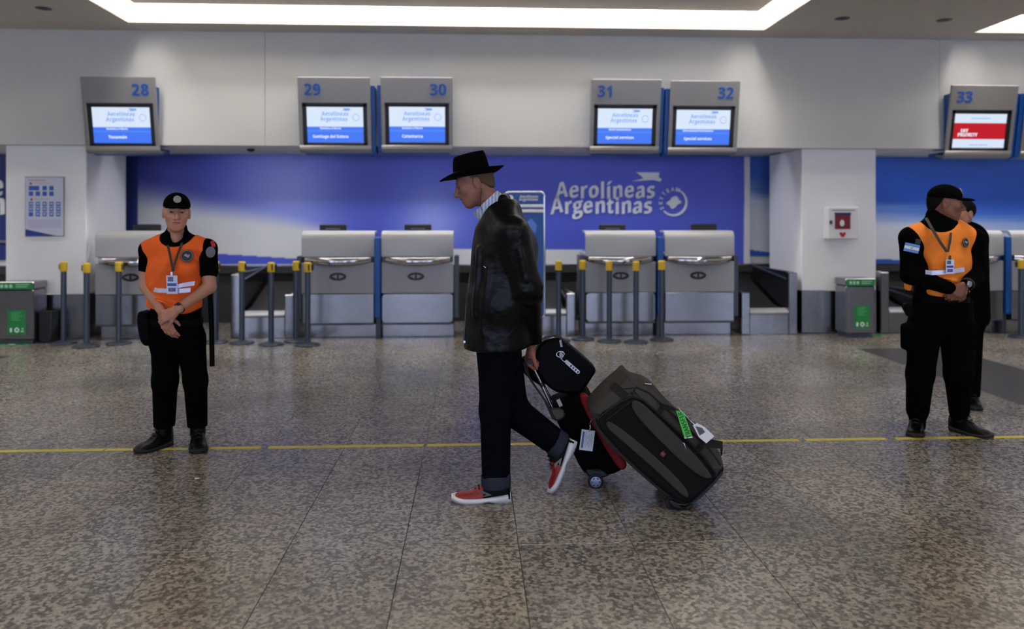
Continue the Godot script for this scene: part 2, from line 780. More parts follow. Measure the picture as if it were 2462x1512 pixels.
func lights() -> void:
	for c in COVES:
		for s in cove_strips(c):
			var a := AreaLight3D.new()
			a.name = "cove_strip_light"
			a.area_size = s[1]
			a.area_normalize_energy = false
			a.area_range = 45.0
			a.area_attenuation = 2.0
			a.light_energy = COVE_POWER
			a.light_color = c8(255, 250, 243)
			a.shadow_enabled = true
			a.rotation.x = -PI / 2
			a.position = s[0] + Vector3(0, -0.02, 0)
			add_child(a, true)
	for k in WASH:
		var a := AreaLight3D.new()
		a.name = "soffit_strip_light"
		a.area_size = Vector2(k[1] - k[0], 0.08)
		a.area_normalize_energy = false
		a.area_range = 45.0
		a.area_attenuation = 2.0
		a.light_energy = WASH_POWER
		a.light_color = c8(244, 246, 255)
		a.shadow_enabled = true
		a.rotation.x = -PI / 2
		a.position = Vector3((k[0] + k[1]) / 2, 2.515, WASH_Z)
		add_child(a, true)
	for i in 4:
		var a := AreaLight3D.new()
		a.name = "daylight"
		a.area_size = Vector2(4.2, 2.5)
		a.area_normalize_energy = false
		a.area_range = 45.0
		a.area_attenuation = 2.0
		a.light_energy = DAY_POWER
		a.light_color = c8(206, 220, 255)
		a.shadow_enabled = true
		a.position = Vector3(-9.0 + 6.0 * i, 1.9, 8.82)
		add_child(a, true)

func cove_strips(c: Array) -> Array:   # [centre, size] of the lamp strips above the gap that runs round each raft
	var mid: float = (c[0] + c[1]) / 2
	var wide: float = c[1] - c[0]
	var deep := COVE_NEAR - COVE_FAR
	var out := [[Vector3(mid, 4.19, COVE_FAR + 0.15), Vector2(wide - 0.3, 0.16)], [Vector3(mid, 4.19, COVE_NEAR - 0.15), Vector2(wide - 0.3, 0.16)]]
	for x in [c[0] + 0.1, c[1] - 0.1]:
		out.append([Vector3(x, 4.19, (COVE_FAR + COVE_NEAR) / 2), Vector2(0.12, deep - 0.8)])
	return out

# ---------------------------------------------------------------- floor, walls, ceiling
func slab_part(called: String, parent: Node, m: Material, x0: float, x1: float, y0: float, y1: float, z0: float, z1: float, b := 0.003) -> MeshInstance3D:
	return part(called, box(Vector3(x1 - x0, y1 - y0, z1 - z0), b), m, parent, Vector3(x0 + x1, y0 + y1, z0 + z1) * 0.5)

func shell() -> void:
	var fl := struct_node("floor", "polished speckled granite tile floor of the hall", "floor")
	slab_part("subfloor", fl, M.grout, -15, 15, -0.3, -0.014, -12.0, 9.0)
	var tile := box(Vector3(0.5225, 0.012, 1.0475), 0.0012)
	var rng := RandomNumberGenerator.new()
	rng.seed = 7
	var far := SurfaceTool.new()
	var far_dark := SurfaceTool.new()
	var cells := []
	for i in range(-28, 29):
		for j in range(-8, 12):
			var x := -0.317 + 0.525 * (i + 0.5)
			var z := -3.606 - 1.05 * (j + 0.5)
			if absf(x) > 14.8 or z < -12.0 or z > 8.5:
				continue
			var d := -z
			var u := (x - 0.0492 * d) / maxf(d, 0.1)
			var seen_it: bool = z < -2.0 and absf(u) < 0.75 and z > -9.9
			cells.append([x, z, seen_it, d + absf(u) * 0.1])
	cells.sort_custom(func(a, b): return a[3] < b[3])
	var made := 0
	for c in cells:
		var dark: bool = (absf(c[0] - 4.83) < 0.5 or absf(c[0] + 5.42) < 0.5) and c[1] > -8.95
		var at := Vector3(c[0], -0.006, c[1])
		if c[2] and made < 290:
			made += 1
			part("tile", tile, M.granite_dark if dark else M["granite_%d" % rng.randi_range(0, 3)], fl, at)
		else:
			(far_dark if dark else far).append_from(tile, 0, Transform3D(Basis.IDENTITY, at))
	part("tiles", far.commit(), M.granite_0, fl).set_meta("kind", "stuff")
	part("dark_tiles", far_dark.commit(), M.granite_dark, fl).set_meta("kind", "stuff")

	var up := struct_node("wall_upper", "white bulkhead wall above the check-in counters", "wall")
	var seams := [-14.9, -2.589, 6.044, 14.9]
	for i in 3:
		slab_part("wall_panel", up, M.wall, seams[i] + 0.002, seams[i + 1] - 0.002, 2.405, CEIL + 0.1, FASCIA - 0.05, FASCIA, 0.002)
	slab_part("soffit_board", up, M.wall, -14.9, 14.9, 2.405, 2.445, WASH_Z + 0.07, FASCIA - 0.052)
	slab_part("soffit_board", up, M.wall, -14.9, 14.9, 2.425, 2.445, BACK, WASH_Z - 0.07)
	slab_part("bulkhead_core", up, M.wall, -14.9, 14.9, 2.56, CEIL + 0.6, BACK - 0.2, FASCIA - 0.052)
	for k in WASH:
		var w := thing("soffit_light", "recessed light slot in the soffit %s" % k[2], "light", Vector3((k[0] + k[1]) / 2, 2.53, WASH_Z), 0.0, "recessed soffit lights")
		part("lamp_strip", box(Vector3(k[1] - k[0], 0.02, 0.08)), M.lamp_glow, w)
		part("back_plate", box(Vector3(k[1] - k[0], 0.012, 0.12)), M.white_paint, w, Vector3(0, 0.018, 0))
	var sp := thing("ceiling_sensor", "small round dark sensor under the bulkhead soffit", "sensor", Vector3(-2.895, 2.405, -10.4))
	part("housing", lathe([Vector2(0.0, 0.0), Vector2(0.05, 0.0), Vector2(0.05, -0.015), Vector2(0.03, -0.035), Vector2(0.0, -0.04)]), M.black_plastic, sp)

	var bw := struct_node("wall_back", "back wall behind the check-in counters", "wall")
	slab_part("upper_wall", bw, M.wall, -14.9, 14.9, 0.8, 2.43, BACK - 0.2, BACK)
	slab_part("lower_wall", bw, M.dark_wall, -14.9, 14.9, -0.02, 0.8, BACK - 0.2, BACK)
	slab_part("pilaster", bw, M.white_paint, 4.008, 4.089, 0.8, 2.42, BACK, BACK + 0.06)
	slab_part("navy_strip", bw, M.navy, -4.94, -4.79, 1.1, 2.42, BACK, BACK + 0.05)
	for s in [-1, 1]:
		var w := struct_node("wall_left" if s < 0 else "wall_right", "plain white side wall of the hall", "wall")
		slab_part("wall_panel", w, M.wall, minf(s * 14.8, s * 15.0), maxf(s * 14.8, s * 15.0), -0.02, 4.4, -12, 9.2)
	var fw := struct_node("wall_front", "wall with tall windows opposite the counters", "wall")
	slab_part("sill_wall", fw, M.wall, -15, 15, -0.02, 0.6, 8.9, 9.1)
	slab_part("lintel", fw, M.wall, -15, 15, 3.2, 4.4, 8.9, 9.1)
	var px := [-15.0, -11.1, -6.9, -5.1, -0.9, 0.9, 5.1, 6.9, 11.1, 15.0]
	for i in range(0, 10, 2):
		slab_part("pier", fw, M.wall, px[i], px[i + 1], 0.6, 3.2, 8.9, 9.1)
	for i in 4:
		var w := struct_node("window_%d" % (i + 1), "tall daylight window opposite the counters", "window")
		var x := -9.0 + 6.0 * i
		slab_part("pane", w, M.daylight_pane, x - 2.1, x + 2.1, 0.6, 3.2, 8.98, 9.0)
		slab_part("frame", w, M.mullion, x - 0.03, x + 0.03, 0.6, 3.2, 8.93, 8.97)
		slab_part("frame", w, M.mullion, x - 2.1, x + 2.1, 1.97, 2.03, 8.93, 8.97)

	for k in [["L", -5.781, -4.81], ["R", 4.27, 5.257]]:
		var c := struct_node("column", "square white column with a steel skirt %s" % ("beside the leftmost counter" if k[0] == "L" else "carrying the defibrillator box"), "column")
		slab_part("shaft", c, M.column, k[1], k[2], 0.56, 2.405, -11.15, -10.03, 0.006)
		slab_part("steel_skirt", c, M.steel, k[1] - 0.004, k[2] + 0.004, 0.0, 0.56, -11.15, -10.025, 0.004)
		slab_part("dark_base_strip", c, M.slate, k[1] - 0.006, k[2] + 0.006, 0.0, 0.02, -11.15, -10.02, 0.002)  # thin solid slate strip round the foot of the skirt

	var ce := struct_node("ceiling", "plaster ceiling with rectangular light coves", "ceiling")
	slab_part("ceiling_panel", ce, M.ceiling, -15, 15, CEIL, CEIL + 0.12, FASCIA - 0.02, COVE_FAR)
	slab_part("ceiling_panel", ce, M.ceiling, -15, 15, CEIL, CEIL + 0.12, COVE_NEAR, 9.0)
	var gaps := [-15.0, -14.41, -6.75, -4.08, 3.58, 6.25, 13.91, 15.0]
	for i in range(0, 8, 2):
		slab_part("ceiling_panel", ce, M.ceiling, gaps[i], gaps[i + 1], CEIL, CEIL + 0.12, COVE_FAR, COVE_NEAR)
	slab_part("roof_slab", ce, M.ceiling, -15, 15, 4.3, 4.5, -12, 9.2)
	for i in 3:
		var c: Array = COVES[i]
		var cv := struct_node("ceiling_cove", ["lit ceiling cove out of frame to the left", "large lit cove in the ceiling above the walking man", "lit cove at the right end of the ceiling"][i], "cove")
		slab_part("cove_face", cv, M.cove, c[0], c[1], CEIL + 0.002, 4.3, COVE_FAR - 0.04, COVE_FAR - 0.002)
		slab_part("cove_face", cv, M.cove, c[0], c[1], CEIL + 0.002, 4.3, COVE_NEAR + 0.002, COVE_NEAR + 0.04)
		slab_part("cove_face", cv, M.cove, c[0] - 0.04, c[0] - 0.002, CEIL + 0.002, 4.3, COVE_FAR, COVE_NEAR)
		slab_part("cove_face", cv, M.cove, c[1] + 0.002, c[1] + 0.04, CEIL + 0.002, 4.3, COVE_FAR, COVE_NEAR)
		slab_part("raft", cv, M.ceiling, c[0] + 0.17, c[1] - 0.17, 3.98, 4.3, COVE_FAR + 0.25, COVE_NEAR - 0.25)
		for s in cove_strips(c):
			part("lamp_strip", box(Vector3(s[1].x, 0.02, s[1].y)), M.lamp_glow, cv, s[0])
	var spots := [[105, 20, "beside the left end of the main cove"], [2025, 44, "just right of the main cove"], [2270, 48, "between the downlight by the main cove and the right cove"]]
	for i in 3:
		var at: Vector3 = [Vector3(-4.739, 3.82, -8.927), Vector3(4.274, 3.82, -8.917), Vector3(5.5, 3.82, -8.933)][i]
		var d := thing("ceiling_downlight", "small unlit round downlight %s" % spots[i][2], "downlight", at, 0.0, "ceiling downlights")
		part("trim_ring", lathe([Vector2(0.05, -0.002), Vector2(0.07, -0.006), Vector2(0.085, -0.004), Vector2(0.085, 0.0), Vector2(0.05, 0.0)]), M.slate, d)
		part("lens", lathe([Vector2(0.0, -0.003), Vector2(0.052, -0.003), Vector2(0.052, 0.0), Vector2(0.0, 0.0)]), M.black_plastic, d)

	var scrap := thing("paper_scrap", "tiny white scrap of paper on the floor right of the woman guard", "litter", Vector3(-1.594, 0, -4.62))
	part("paper", slab([Vector2(-0.012, -0.006), Vector2(0.010, -0.009), Vector2(0.014, 0.004), Vector2(-0.006, 0.010)], 0.0, 0.0015, 0.0), M.white_print, scrap, Vector3(0, 0.0015, 0), FLAT)
	var tp := thing("floor_tape", "broken yellow tape line across the granite floor", "tape", Vector3(0, 0, -5.22))
	for k in [[-3.716, -2.391], [-2.381, -1.389], [-1.341, -0.329], [-0.305, 2.2], [2.246, 2.806], [2.87, 4.486]]:
		part("tape_strip", box(Vector3(k[1] - k[0], 0.0012, 0.05), 0.0004), M.tape, tp, Vector3((k[0] + k[1]) / 2, 0.0006, 0))

# ---------------------------------------------------------------- printed murals and the wall lettering
func smooth(a: float, b: float, x: float) -> float:
	return smoothstep(a, b, x)

func mural_main() -> Image:   # u 0..1 left to right, v 0..1 top to bottom: a printed sky with glows and a white swoosh
	var w := 640
	var h := 120
	var im := Image.create(w, h, false, Image.FORMAT_RGB8)
	var deep := c8(78, 92, 206)
	var navy := c8(58, 66, 158)
	var lilac := c8(160, 172, 246)
	var white := c8(226, 226, 226)
	for y in h:
		var v := float(y) / h
		for x in w:
			var u := float(x) / w
			var c := navy.lerp(deep, smooth(0.02, 0.18, u))
			var g := exp(-pow((u - 0.235) / 0.095, 2.0)) * smooth(-0.35, 0.25, v) * 0.9
			g += exp(-pow((u - 0.475) / 0.055, 2.0)) * exp(-pow((v - 0.62) / 0.36, 2.0)) * 0.9
			c = c.lerp(lilac, clampf(g, 0.0, 1.0))
			c = c.lerp(navy, 0.4 * exp(-pow((u - 0.36) / 0.05, 2.0)) * (1.0 - v))
			var edge := 0.15 + 1.46 * minf(u, 0.44)
			var soft_w := lerpf(0.36, 0.03, clampf(u / 0.44, 0.0, 1.0))
			var k := smooth(edge, edge + soft_w, v)
			if u > 0.44:
				k = smooth(0.83 + (u - 0.44) * 0.04, 0.84 + (u - 0.44) * 0.04, v) * (1.0 - smooth(0.72, 0.74, u))
			c = c.lerp(white, k)
			var wedge: float = 0.875 + maxf(u - 0.12, 0.0) * 0.36
			if u < 0.33 and v > wedge and v < 0.972:
				c = deep
			im.set_pixel(x, y, c)
	return im

func mural_sky(first: Color, seed_n: int, low: float) -> Image:
	var w := 256
	var h := 128
	var im := Image.create(w, h, false, Image.FORMAT_RGB8)
	var n := FastNoiseLite.new()
	n.seed = seed_n
	n.frequency = 0.012
	for y in h:
		var v := float(y) / h
		for x in w:
			var u := float(x) / w
			var c := first.lerp(first.darkened(0.25), n.get_noise_2d(x * 0.5, y * 1.0) * 0.6 + 0.35)
			var k := smooth(low - 0.35, low, v + 0.25 * (0.5 - u) + 0.08 * n.get_noise_2d(x * 0.4, y * 5.0))
			c = c.lerp(c8(214, 216, 222), k)
			if v > 0.93 + 0.1 * u:
				c = c8(36, 84, 178)
			im.set_pixel(x, y, c)
	return im

func murals() -> void:
	var m := thing("wall_mural", "long printed blue sky mural with a white swoosh behind counters 28 to 32", "mural", Vector3((-4.79 + 4.008) / 2, 1.61, BACK))
	part("print", sheet(8.798, 1.62, 0.012), print_mat("mural_main", mural_main(), 0.5), m)
	var r := thing("wall_mural", "printed blue sky mural behind the guard right of the column", "mural", Vector3(8.5, 1.61, BACK))
	part("print", sheet(6.5, 1.62, 0.012), print_mat("mural_right", mural_sky(c8(44, 104, 222), 3, 0.80), 0.5), r)
	var n := thing("wall_mural", "narrow strip of printed blue sky between white pilaster and column", "mural", Vector3(4.6, 1.68, BACK))
	part("print", sheet(1.02, 1.48, 0.012), print_mat("mural_narrow", mural_sky(c8(62, 110, 210), 8, 0.62), 0.5), n)
	var l := thing("wall_mural", "navy wall panel with white letters at the left edge", "mural", Vector3(-9.6, 1.64, BACK))
	part("panel", box(Vector3(8.0, 1.5, 0.02)), M.navy, l, Vector3(0, 0.02, 0.01))
	part("rail", box(Vector3(8.0, 0.03, 0.04)), M.silver_paint, l, Vector3(0, -0.47, 0.03))
	for k in [["e", -6.743, 1.825], ["n", -6.726, 1.559]]:
		part("letter", lettering(k[0], 0.30, 0.02, slanted), M.letter, l, Vector3(k[1] + 9.6, k[2] - 1.64 + 0.1, 0.03))

	# raised airline lettering, bird and alliance ring
	var s := thing("wall_sign", "raised white airline name lettering with a bird on the blue mural", "sign", Vector3(1.9, 1.5, BACK + 0.012))
	var lines := [["Aerolíneas", 1.935, 1.782, 1.47], ["Argentinas", 1.879, 1.488, 1.50]]
	for k in lines:
		var t := lettering(k[0], 0.23, 0.03, slanted, 0.4)
		var w: float = t.get_aabb().size.x
		var bb := t.get_aabb()
		part("lettering", t, M.letter, s, Vector3(k[1] - 1.9 - bb.get_center().x * k[3] / w, k[2] - 1.5 - bb.position.y, 0.015), Basis.from_scale(Vector3(k[3] / maxf(w, 0.01), 1.0, 1.0)))
	var bird := [Vector2(2.33, 2.046), Vector2(2.504, 2.09), Vector2(2.392, 2.181), Vector2(2.74, 2.176), Vector2(2.727, 2.109), Vector2(2.777, 2.078), Vector2(2.752, 2.041), Vector2(2.653, 2.065)]
	var bp := []
	for p in bird:
		bp.append(p - Vector2(1.9, 1.5))
	part("bird_emblem", slab(bp, 0.0, 0.03, 0.004), M.letter, s)
	var a := thing("wall_sign", "raised round alliance emblem beside the airline lettering", "sign", Vector3(2.957, 1.734, BACK + 0.012))
	var arc := []
	for i in 25:
		var t := deg_to_rad(lerpf(-140, 62, i / 24.0))
		arc.append(Vector2(cos(t), sin(t)) * 0.205)
	for i in 25:
		var t := deg_to_rad(lerpf(62, -140, i / 24.0))
		arc.append(Vector2(cos(t), sin(t)) * lerpf(0.182, 0.168, sin(PI * i / 24.0)))
	part("ring", slab(arc, 0.0, 0.02, 0.002), M.letter, a)
	var word := "SKYTEAM"
	for i in 7:
		var t := deg_to_rad(205 - 22.0 * i)
		part("letter", lettering(word[i], 0.055, 0.02, sans_bold), M.letter, a, Vector3(cos(t) * 0.195, sin(t) * 0.195, 0.01), Basis(Vector3.BACK, t - PI / 2))
	part("ribbon_emblem", slab(chaikin([Vector2(-0.13, -0.01), Vector2(-0.06, 0.03), Vector2(-0.02, 0.09), Vector2(0.05, 0.10), Vector2(0.07, 0.05), Vector2(0.13, 0.0), Vector2(0.06, -0.02), Vector2(0.02, -0.08), Vector2(-0.04, -0.10), Vector2(-0.06, -0.05)], 2), 0.0, 0.025, 0.004), M.letter, a)

# ---------------------------------------------------------------- overhead displays
func merge(list: Array) -> ArrayMesh:
	var st := SurfaceTool.new()
	for e in list:
		st.append_from(e[0], 0, Transform3D(Basis.IDENTITY, e[1]))
	return st.commit()

func screen_image(red: bool) -> Image:
	var im := Image.create(64, 40, false, Image.FORMAT_RGB8)
	im.fill(c8(222, 236, 255))
	if red:
		im.fill_rect(Rect2i(0, 12, 64, 18), c8(196, 22, 38))
	else:
		im.fill_rect(Rect2i(0, 23, 64, 17), c8(66, 122, 250))
		im.fill_rect(Rect2i(0, 27, 64, 1), c8(96, 146, 255))
	return im

func displays() -> void:
	var sm := []
	for red in [false, true]:
		var m := print_mat("screen_red" if red else "screen_blue", screen_image(red), 0.3, 0.85)
		m.albedo_color = Color.BLACK
		sm.append(m)
	var frame := merge([
		[box(Vector3(0.88, 0.30, 0.035), 0.006), Vector3(0, 0.74, -0.018)],
		[box(Vector3(0.045, 0.52, 0.035), 0.006), Vector3(-0.4175, 0.34, -0.018)],
		[box(Vector3(0.045, 0.52, 0.035), 0.006), Vector3(0.4175, 0.34, -0.018)]])
	var lip := []
	for i in 9:
		var t := PI / 2 * i / 8.0
		lip.append(Vector2(-0.07 + cos(t) * 0.07, 0.05 - sin(t) * 0.05))
	var low := [Vector2(0, 0.095)] + lip + [Vector2(-0.2, 0.0), Vector2(-0.2, 0.03), Vector2(-0.035, 0.03), Vector2(-0.035, 0.095)]
	var low_mesh := slab(low, -0.44, 0.44, 0.003, 1)
	var bez := merge([
		[box(Vector3(0.79, 0.055, 0.02)), Vector3(0, 0.572, -0.025)], [box(Vector3(0.79, 0.035, 0.02)), Vector3(0, 0.11, -0.025)],
		[box(Vector3(0.055, 0.50, 0.02)), Vector3(-0.372, 0.34, -0.025)], [box(Vector3(0.055, 0.50, 0.02)), Vector3(0.372, 0.34, -0.025)]])
	var screen := sheet(0.74, 0.43, 0.006)
	var tilt := Basis(Vector3.RIGHT, deg_to_rad(10.2))
	var rows := [["28", -4.17, 2.275, -0.40, 0.40, 1, "Destinos al Norte", "Tucumán", "overhead display number 28 above the left column, Tucumán on its screen"], ["29", -1.65, 2.295, -0.40, 0.49, -1, "Destinos al Norte", "Santiago del Estero", "overhead display number 29, Santiago del Estero on its screen"], ["30", -0.665, 2.303, -0.49, 0.40, 1, "Destinos al Norte", "Catamarca", "overhead display number 30, Catamarca on its screen"],
		["31", 1.876, 2.30, -0.40, 0.49, -1, "North Destinations", "Special services", "overhead display number 31, North Destinations on its screen"], ["32", 2.85, 2.29, -0.49, 0.40, 1, "International Destinations", "Special services", "overhead display number 32, right one of the pair above the airline lettering"], ["33", 6.375, 2.265, -0.40, 0.49, -1, "", "", "overhead display number 33 with the red and white priority screen"], ["34", 7.36, 2.265, -0.49, 0.45, 1, "International Destinations", "Special services", "overhead display cut off by the right picture edge"]]
	for r in rows:
		var o := thing("overhead_display", r[8], "display", Vector3(r[1] * 1.0225 - 0.015, 1.49 + (r[2] - 1.5) * 1.0225, -9.84), 0.0, "overhead check-in displays")
		o.scale = Vector3(1.0, 1.05, 1.02)
		part("casing", frame, M.silver_paint, o, Vector3.ZERO, tilt)
		part("lower_lip", low_mesh, M.silver_paint, o, Vector3.ZERO, tilt * ALONG_X)
		part("housing", slab([Vector2(-0.03, 0.03), Vector2(0.09, 0.79), Vector2(-0.08, 0.79), Vector2(-0.08, 0.09), Vector2(-0.42, 0.085), Vector2(-0.42, 0.04), Vector2(-0.15, -0.005)], -r[4], -r[3], 0.004, 1, true), M.blue_panel, o, Vector3.ZERO, ALONG_X, "blue side housing")
		var num := lettering(r[0], 0.135, 0.012, sans_bold, 0.4)
		part("number", num, M.sign_blue, o, tilt * Vector3(0.26 * r[5], 0.745, 0.003), tilt)
		var mon := part("monitor_frame", bez, M.black_plastic, o, Vector3.ZERO, tilt)
		var red: bool = r[0] == "33"
		part("screen", screen, sm[1 if red else 0], mon, Vector3(0, 0.345, -0.032))
		if red:
			for k in [["SKY", -0.20, 0.335, 0.042, "glow_text_white", slanted], ["PRIORITY", -0.155, 0.285, 0.042, "glow_text_white", slanted], ["aerolineasargentinas", -0.0, 0.49, 0.02, "glow_text_blue", sans], ["Todos los destinos", 0.0, 0.165, 0.022, "glow_text_blue", sans]]:
				part("screen_text", lettering(k[0], k[3], 0.002, k[5], 1.5), M[k[4]], mon, Vector3(k[1], k[2], -0.024))
		else:
			for k in [["Aerolíneas", 0.0, 0.462, 0.046, "glow_text_blue", slanted], ["Argentinas", -0.015, 0.400, 0.046, "glow_text_blue", slanted], [r[6], -0.06, 0.295, 0.022, "glow_text_white", sans_bold], [r[7], -0.06, 0.20, 0.036 if r[7].length() < 16 else 0.034, "glow_text_white", sans_bold]]:
				part("screen_text", lettering(k[0], k[3], 0.002, k[5], 1.5), M[k[4]], mon, Vector3(k[1], k[2], -0.024))
			part("screen_emblem", slab([Vector2(0.07, 0.502), Vector2(0.12, 0.510), Vector2(0.09, 0.532), Vector2(0.18, 0.530), Vector2(0.19, 0.508), Vector2(0.14, 0.500)], -0.025, -0.023, 0.0), M.glow_text_blue, mon)
			var ring := []
			for i in 16:
				ring.append(Vector3(0.255 + cos(TAU * i / 16) * 0.04, 0.425 + sin(TAU * i / 16) * 0.04, -0.024))
			part("screen_emblem", tube(ring, 0.003, 4, true), M.glow_text_blue, mon)

# ---------------------------------------------------------------- check-in counters
func counters() -> void:
	var top_p := [Vector2(-0.02, 1.02), Vector2(0.0, 1.03), Vector2(0.0, 1.24)]
	for i in 9:
		var t := PI / 2 * i / 8.0
		top_p.append(Vector2(-0.10 + cos(t) * 0.10, 1.245 + sin(t) * 0.10))
	top_p += [Vector2(-0.30, 1.345), Vector2(-0.30, 1.315), Vector2(-0.10, 1.315), Vector2(-0.03, 1.24), Vector2(-0.03, 1.02)]
	var ledge := []
	for i in 21:
		var x := lerpf(-0.41, 0.41, i / 20.0)
		var bow := 1.0 - pow(x / 0.41, 2.0)
		var r := PackedVector3Array()
		for q in [[-0.06, 0.04], [0.02 + 0.10 * bow, 0.04], [0.03 + 0.14 * bow, 0.02], [0.03 + 0.14 * bow, -0.02 - 0.03 * bow], [0.02 + 0.11 * bow, -0.035 - 0.04 * bow], [-0.06, -0.035 - 0.035 * bow]]:
			r.append(Vector3(x, q[1], q[0]))
		ledge.append(r)
	var ledge_mesh := loft(ledge)
	var mark := []
	for s in [-1, 1]:
		mark.append([slab([Vector2(0.012 * s, 0.026), Vector2(0.076 * s, 0.004), Vector2(0.014 * s, -0.026)], 0.004, 0.008, 0.0), Vector3.ZERO])
	var mark_mesh := merge(mark)
	var kick := round_rect(0.885, 0.365, 0.05, 5)
	var kick_square := round_rect(0.885, 0.365, 0.008, 2)
	var rows := [["28", -4.18, false, 0, "grey check-in counter behind the woman guard, right of the left column"], ["29", -1.68, false, -1, "grey check-in counter with square steel panel, behind two stanchions, right of the left baggage belt"], ["30", -0.696, true, 1, "grey check-in counter with round-cornered steel panel, directly left of the walking man"], ["31", 1.864, true, -1, "grey check-in counter behind the stanchions right of the walking man"], ["32", 2.875, false, 1, "grey check-in counter below the round alliance emblem, unobstructed by stanchions"], ["33", 6.42, false, -1, "grey check-in counter partly hidden behind the man guard"], ["34", 7.42, false, 1, "grey check-in counter cut off by the right picture edge"]]
	for r in rows:
		var z := -9.86
		var o := thing("check_in_counter", r[4], "counter", Vector3(r[1], 0, z), 0.0, "check-in counters")
		part("carcass", box(Vector3(0.86, 0.84, 0.55)), M.slate, o, Vector3(0, 0.60, -0.32))
		part("worktop", box(Vector3(0.86, 0.03, 0.7)), M.counter_grey, o, Vector3(0, 1.035, -0.38))
		part("upper_panel", slab(top_p, -0.4475, 0.4475, 0.004, 1), M.counter_top, o, Vector3.ZERO, ALONG_X)
		part("ledge", ledge_mesh, M.chrome, o, Vector3(0, 0.985, -0.03), Basis.IDENTITY, "bowed chrome ledge")
		part("lower_panel", box(Vector3(0.895, 0.385, 0.03), 0.006), M.counter_grey, o, Vector3(0, 0.757, -0.02))
		part("kick_panel", slab(kick if r[2] else kick_square, -0.015, 0.015, 0.005), M.steel, o, Vector3(0, 0.378, -0.02))
		part("foot_rail", tube([Vector3(-0.44, 0.185, -0.005), Vector3(0.44, 0.185, -0.005)], 0.012), M.slate, o)
		part("plinth", box(Vector3(0.90, 0.165, 0.5)), M.steel, o, Vector3(0, 0.0835, -0.42))
		var em := part("emblem", slab(oval(0.105, 0.05), 0.0, 0.006, 0.002), M.black_plastic, o, Vector3(-0.02 if r[3] >= 0 else 0.0, 0.775, -0.006))
		part("emblem_mark", mark_mesh, M.silver_paint, em)
		if r[3] != 0:
			part("side_post", box(Vector3(0.06, 0.78, 0.3)), M.slate, o, Vector3(r[3] * 0.485, 0.64, -0.20))
	for k in [["between the two counters left of the walking man", -1.19], ["between the two counters below the airline lettering", 2.367], ["right of the man guard", 6.92]]:
		var f := thing("divider_fin", "narrow bright blue divider fin %s" % k[0], "divider", Vector3(k[1], 0, -9.86), 0.0, "blue counter dividers")
		part("fin_panel", box(Vector3(0.075, 1.0, 0.30), 0.01), M.blue_panel, f, Vector3(0, 0.765, -0.12))
		part("foot", box(Vector3(0.06, 0.27, 0.2)), M.slate, f, Vector3(0, 0.135, -0.17))
	for k in [["28", 354, 542, "left of the woman guard's head"], ["29", 801, 542, "on the second counter from the left"], ["30", 1005, 543, "on the counter directly left of the walking man"], ["31", 1472, 542, "below the airline lettering"], ["32", 1692, 541, "below and right of the round alliance emblem"]]:
		var d := thing("desk_monitor", "black back of a desk monitor %s" % k[3], "monitor", zp_at(k[0]), 0.0, "monitors on the counters")
		part("housing", box(Vector3(0.345, 0.28, 0.04), 0.012), M.black_plastic, d, Vector3(0, 0.235, 0))
		part("back_bulge", box(Vector3(0.20, 0.15, 0.04), 0.015), M.black_plastic, d, Vector3(0, 0.25, 0.03))
		part("stand", merge([[box(Vector3(0.05, 0.20, 0.03)), Vector3(0, 0.10, -0.01)], [box(Vector3(0.18, 0.012, 0.14)), Vector3(0, 0.006, 0)]]), M.black_plastic, d)

func zp_at(n: String) -> Vector3:
	return {"28": Vector3(-4.152, 1.102, -10.24), "29": Vector3(-1.805, 1.098, -10.24), "30": Vector3(-0.716, 1.096, -10.24), "31": Vector3(1.822, 1.091, -10.24), "32": Vector3(3.039, 1.088, -10.24)}[n] * Vector3(1, 0, 1) + Vector3(0, 1.05, 0)

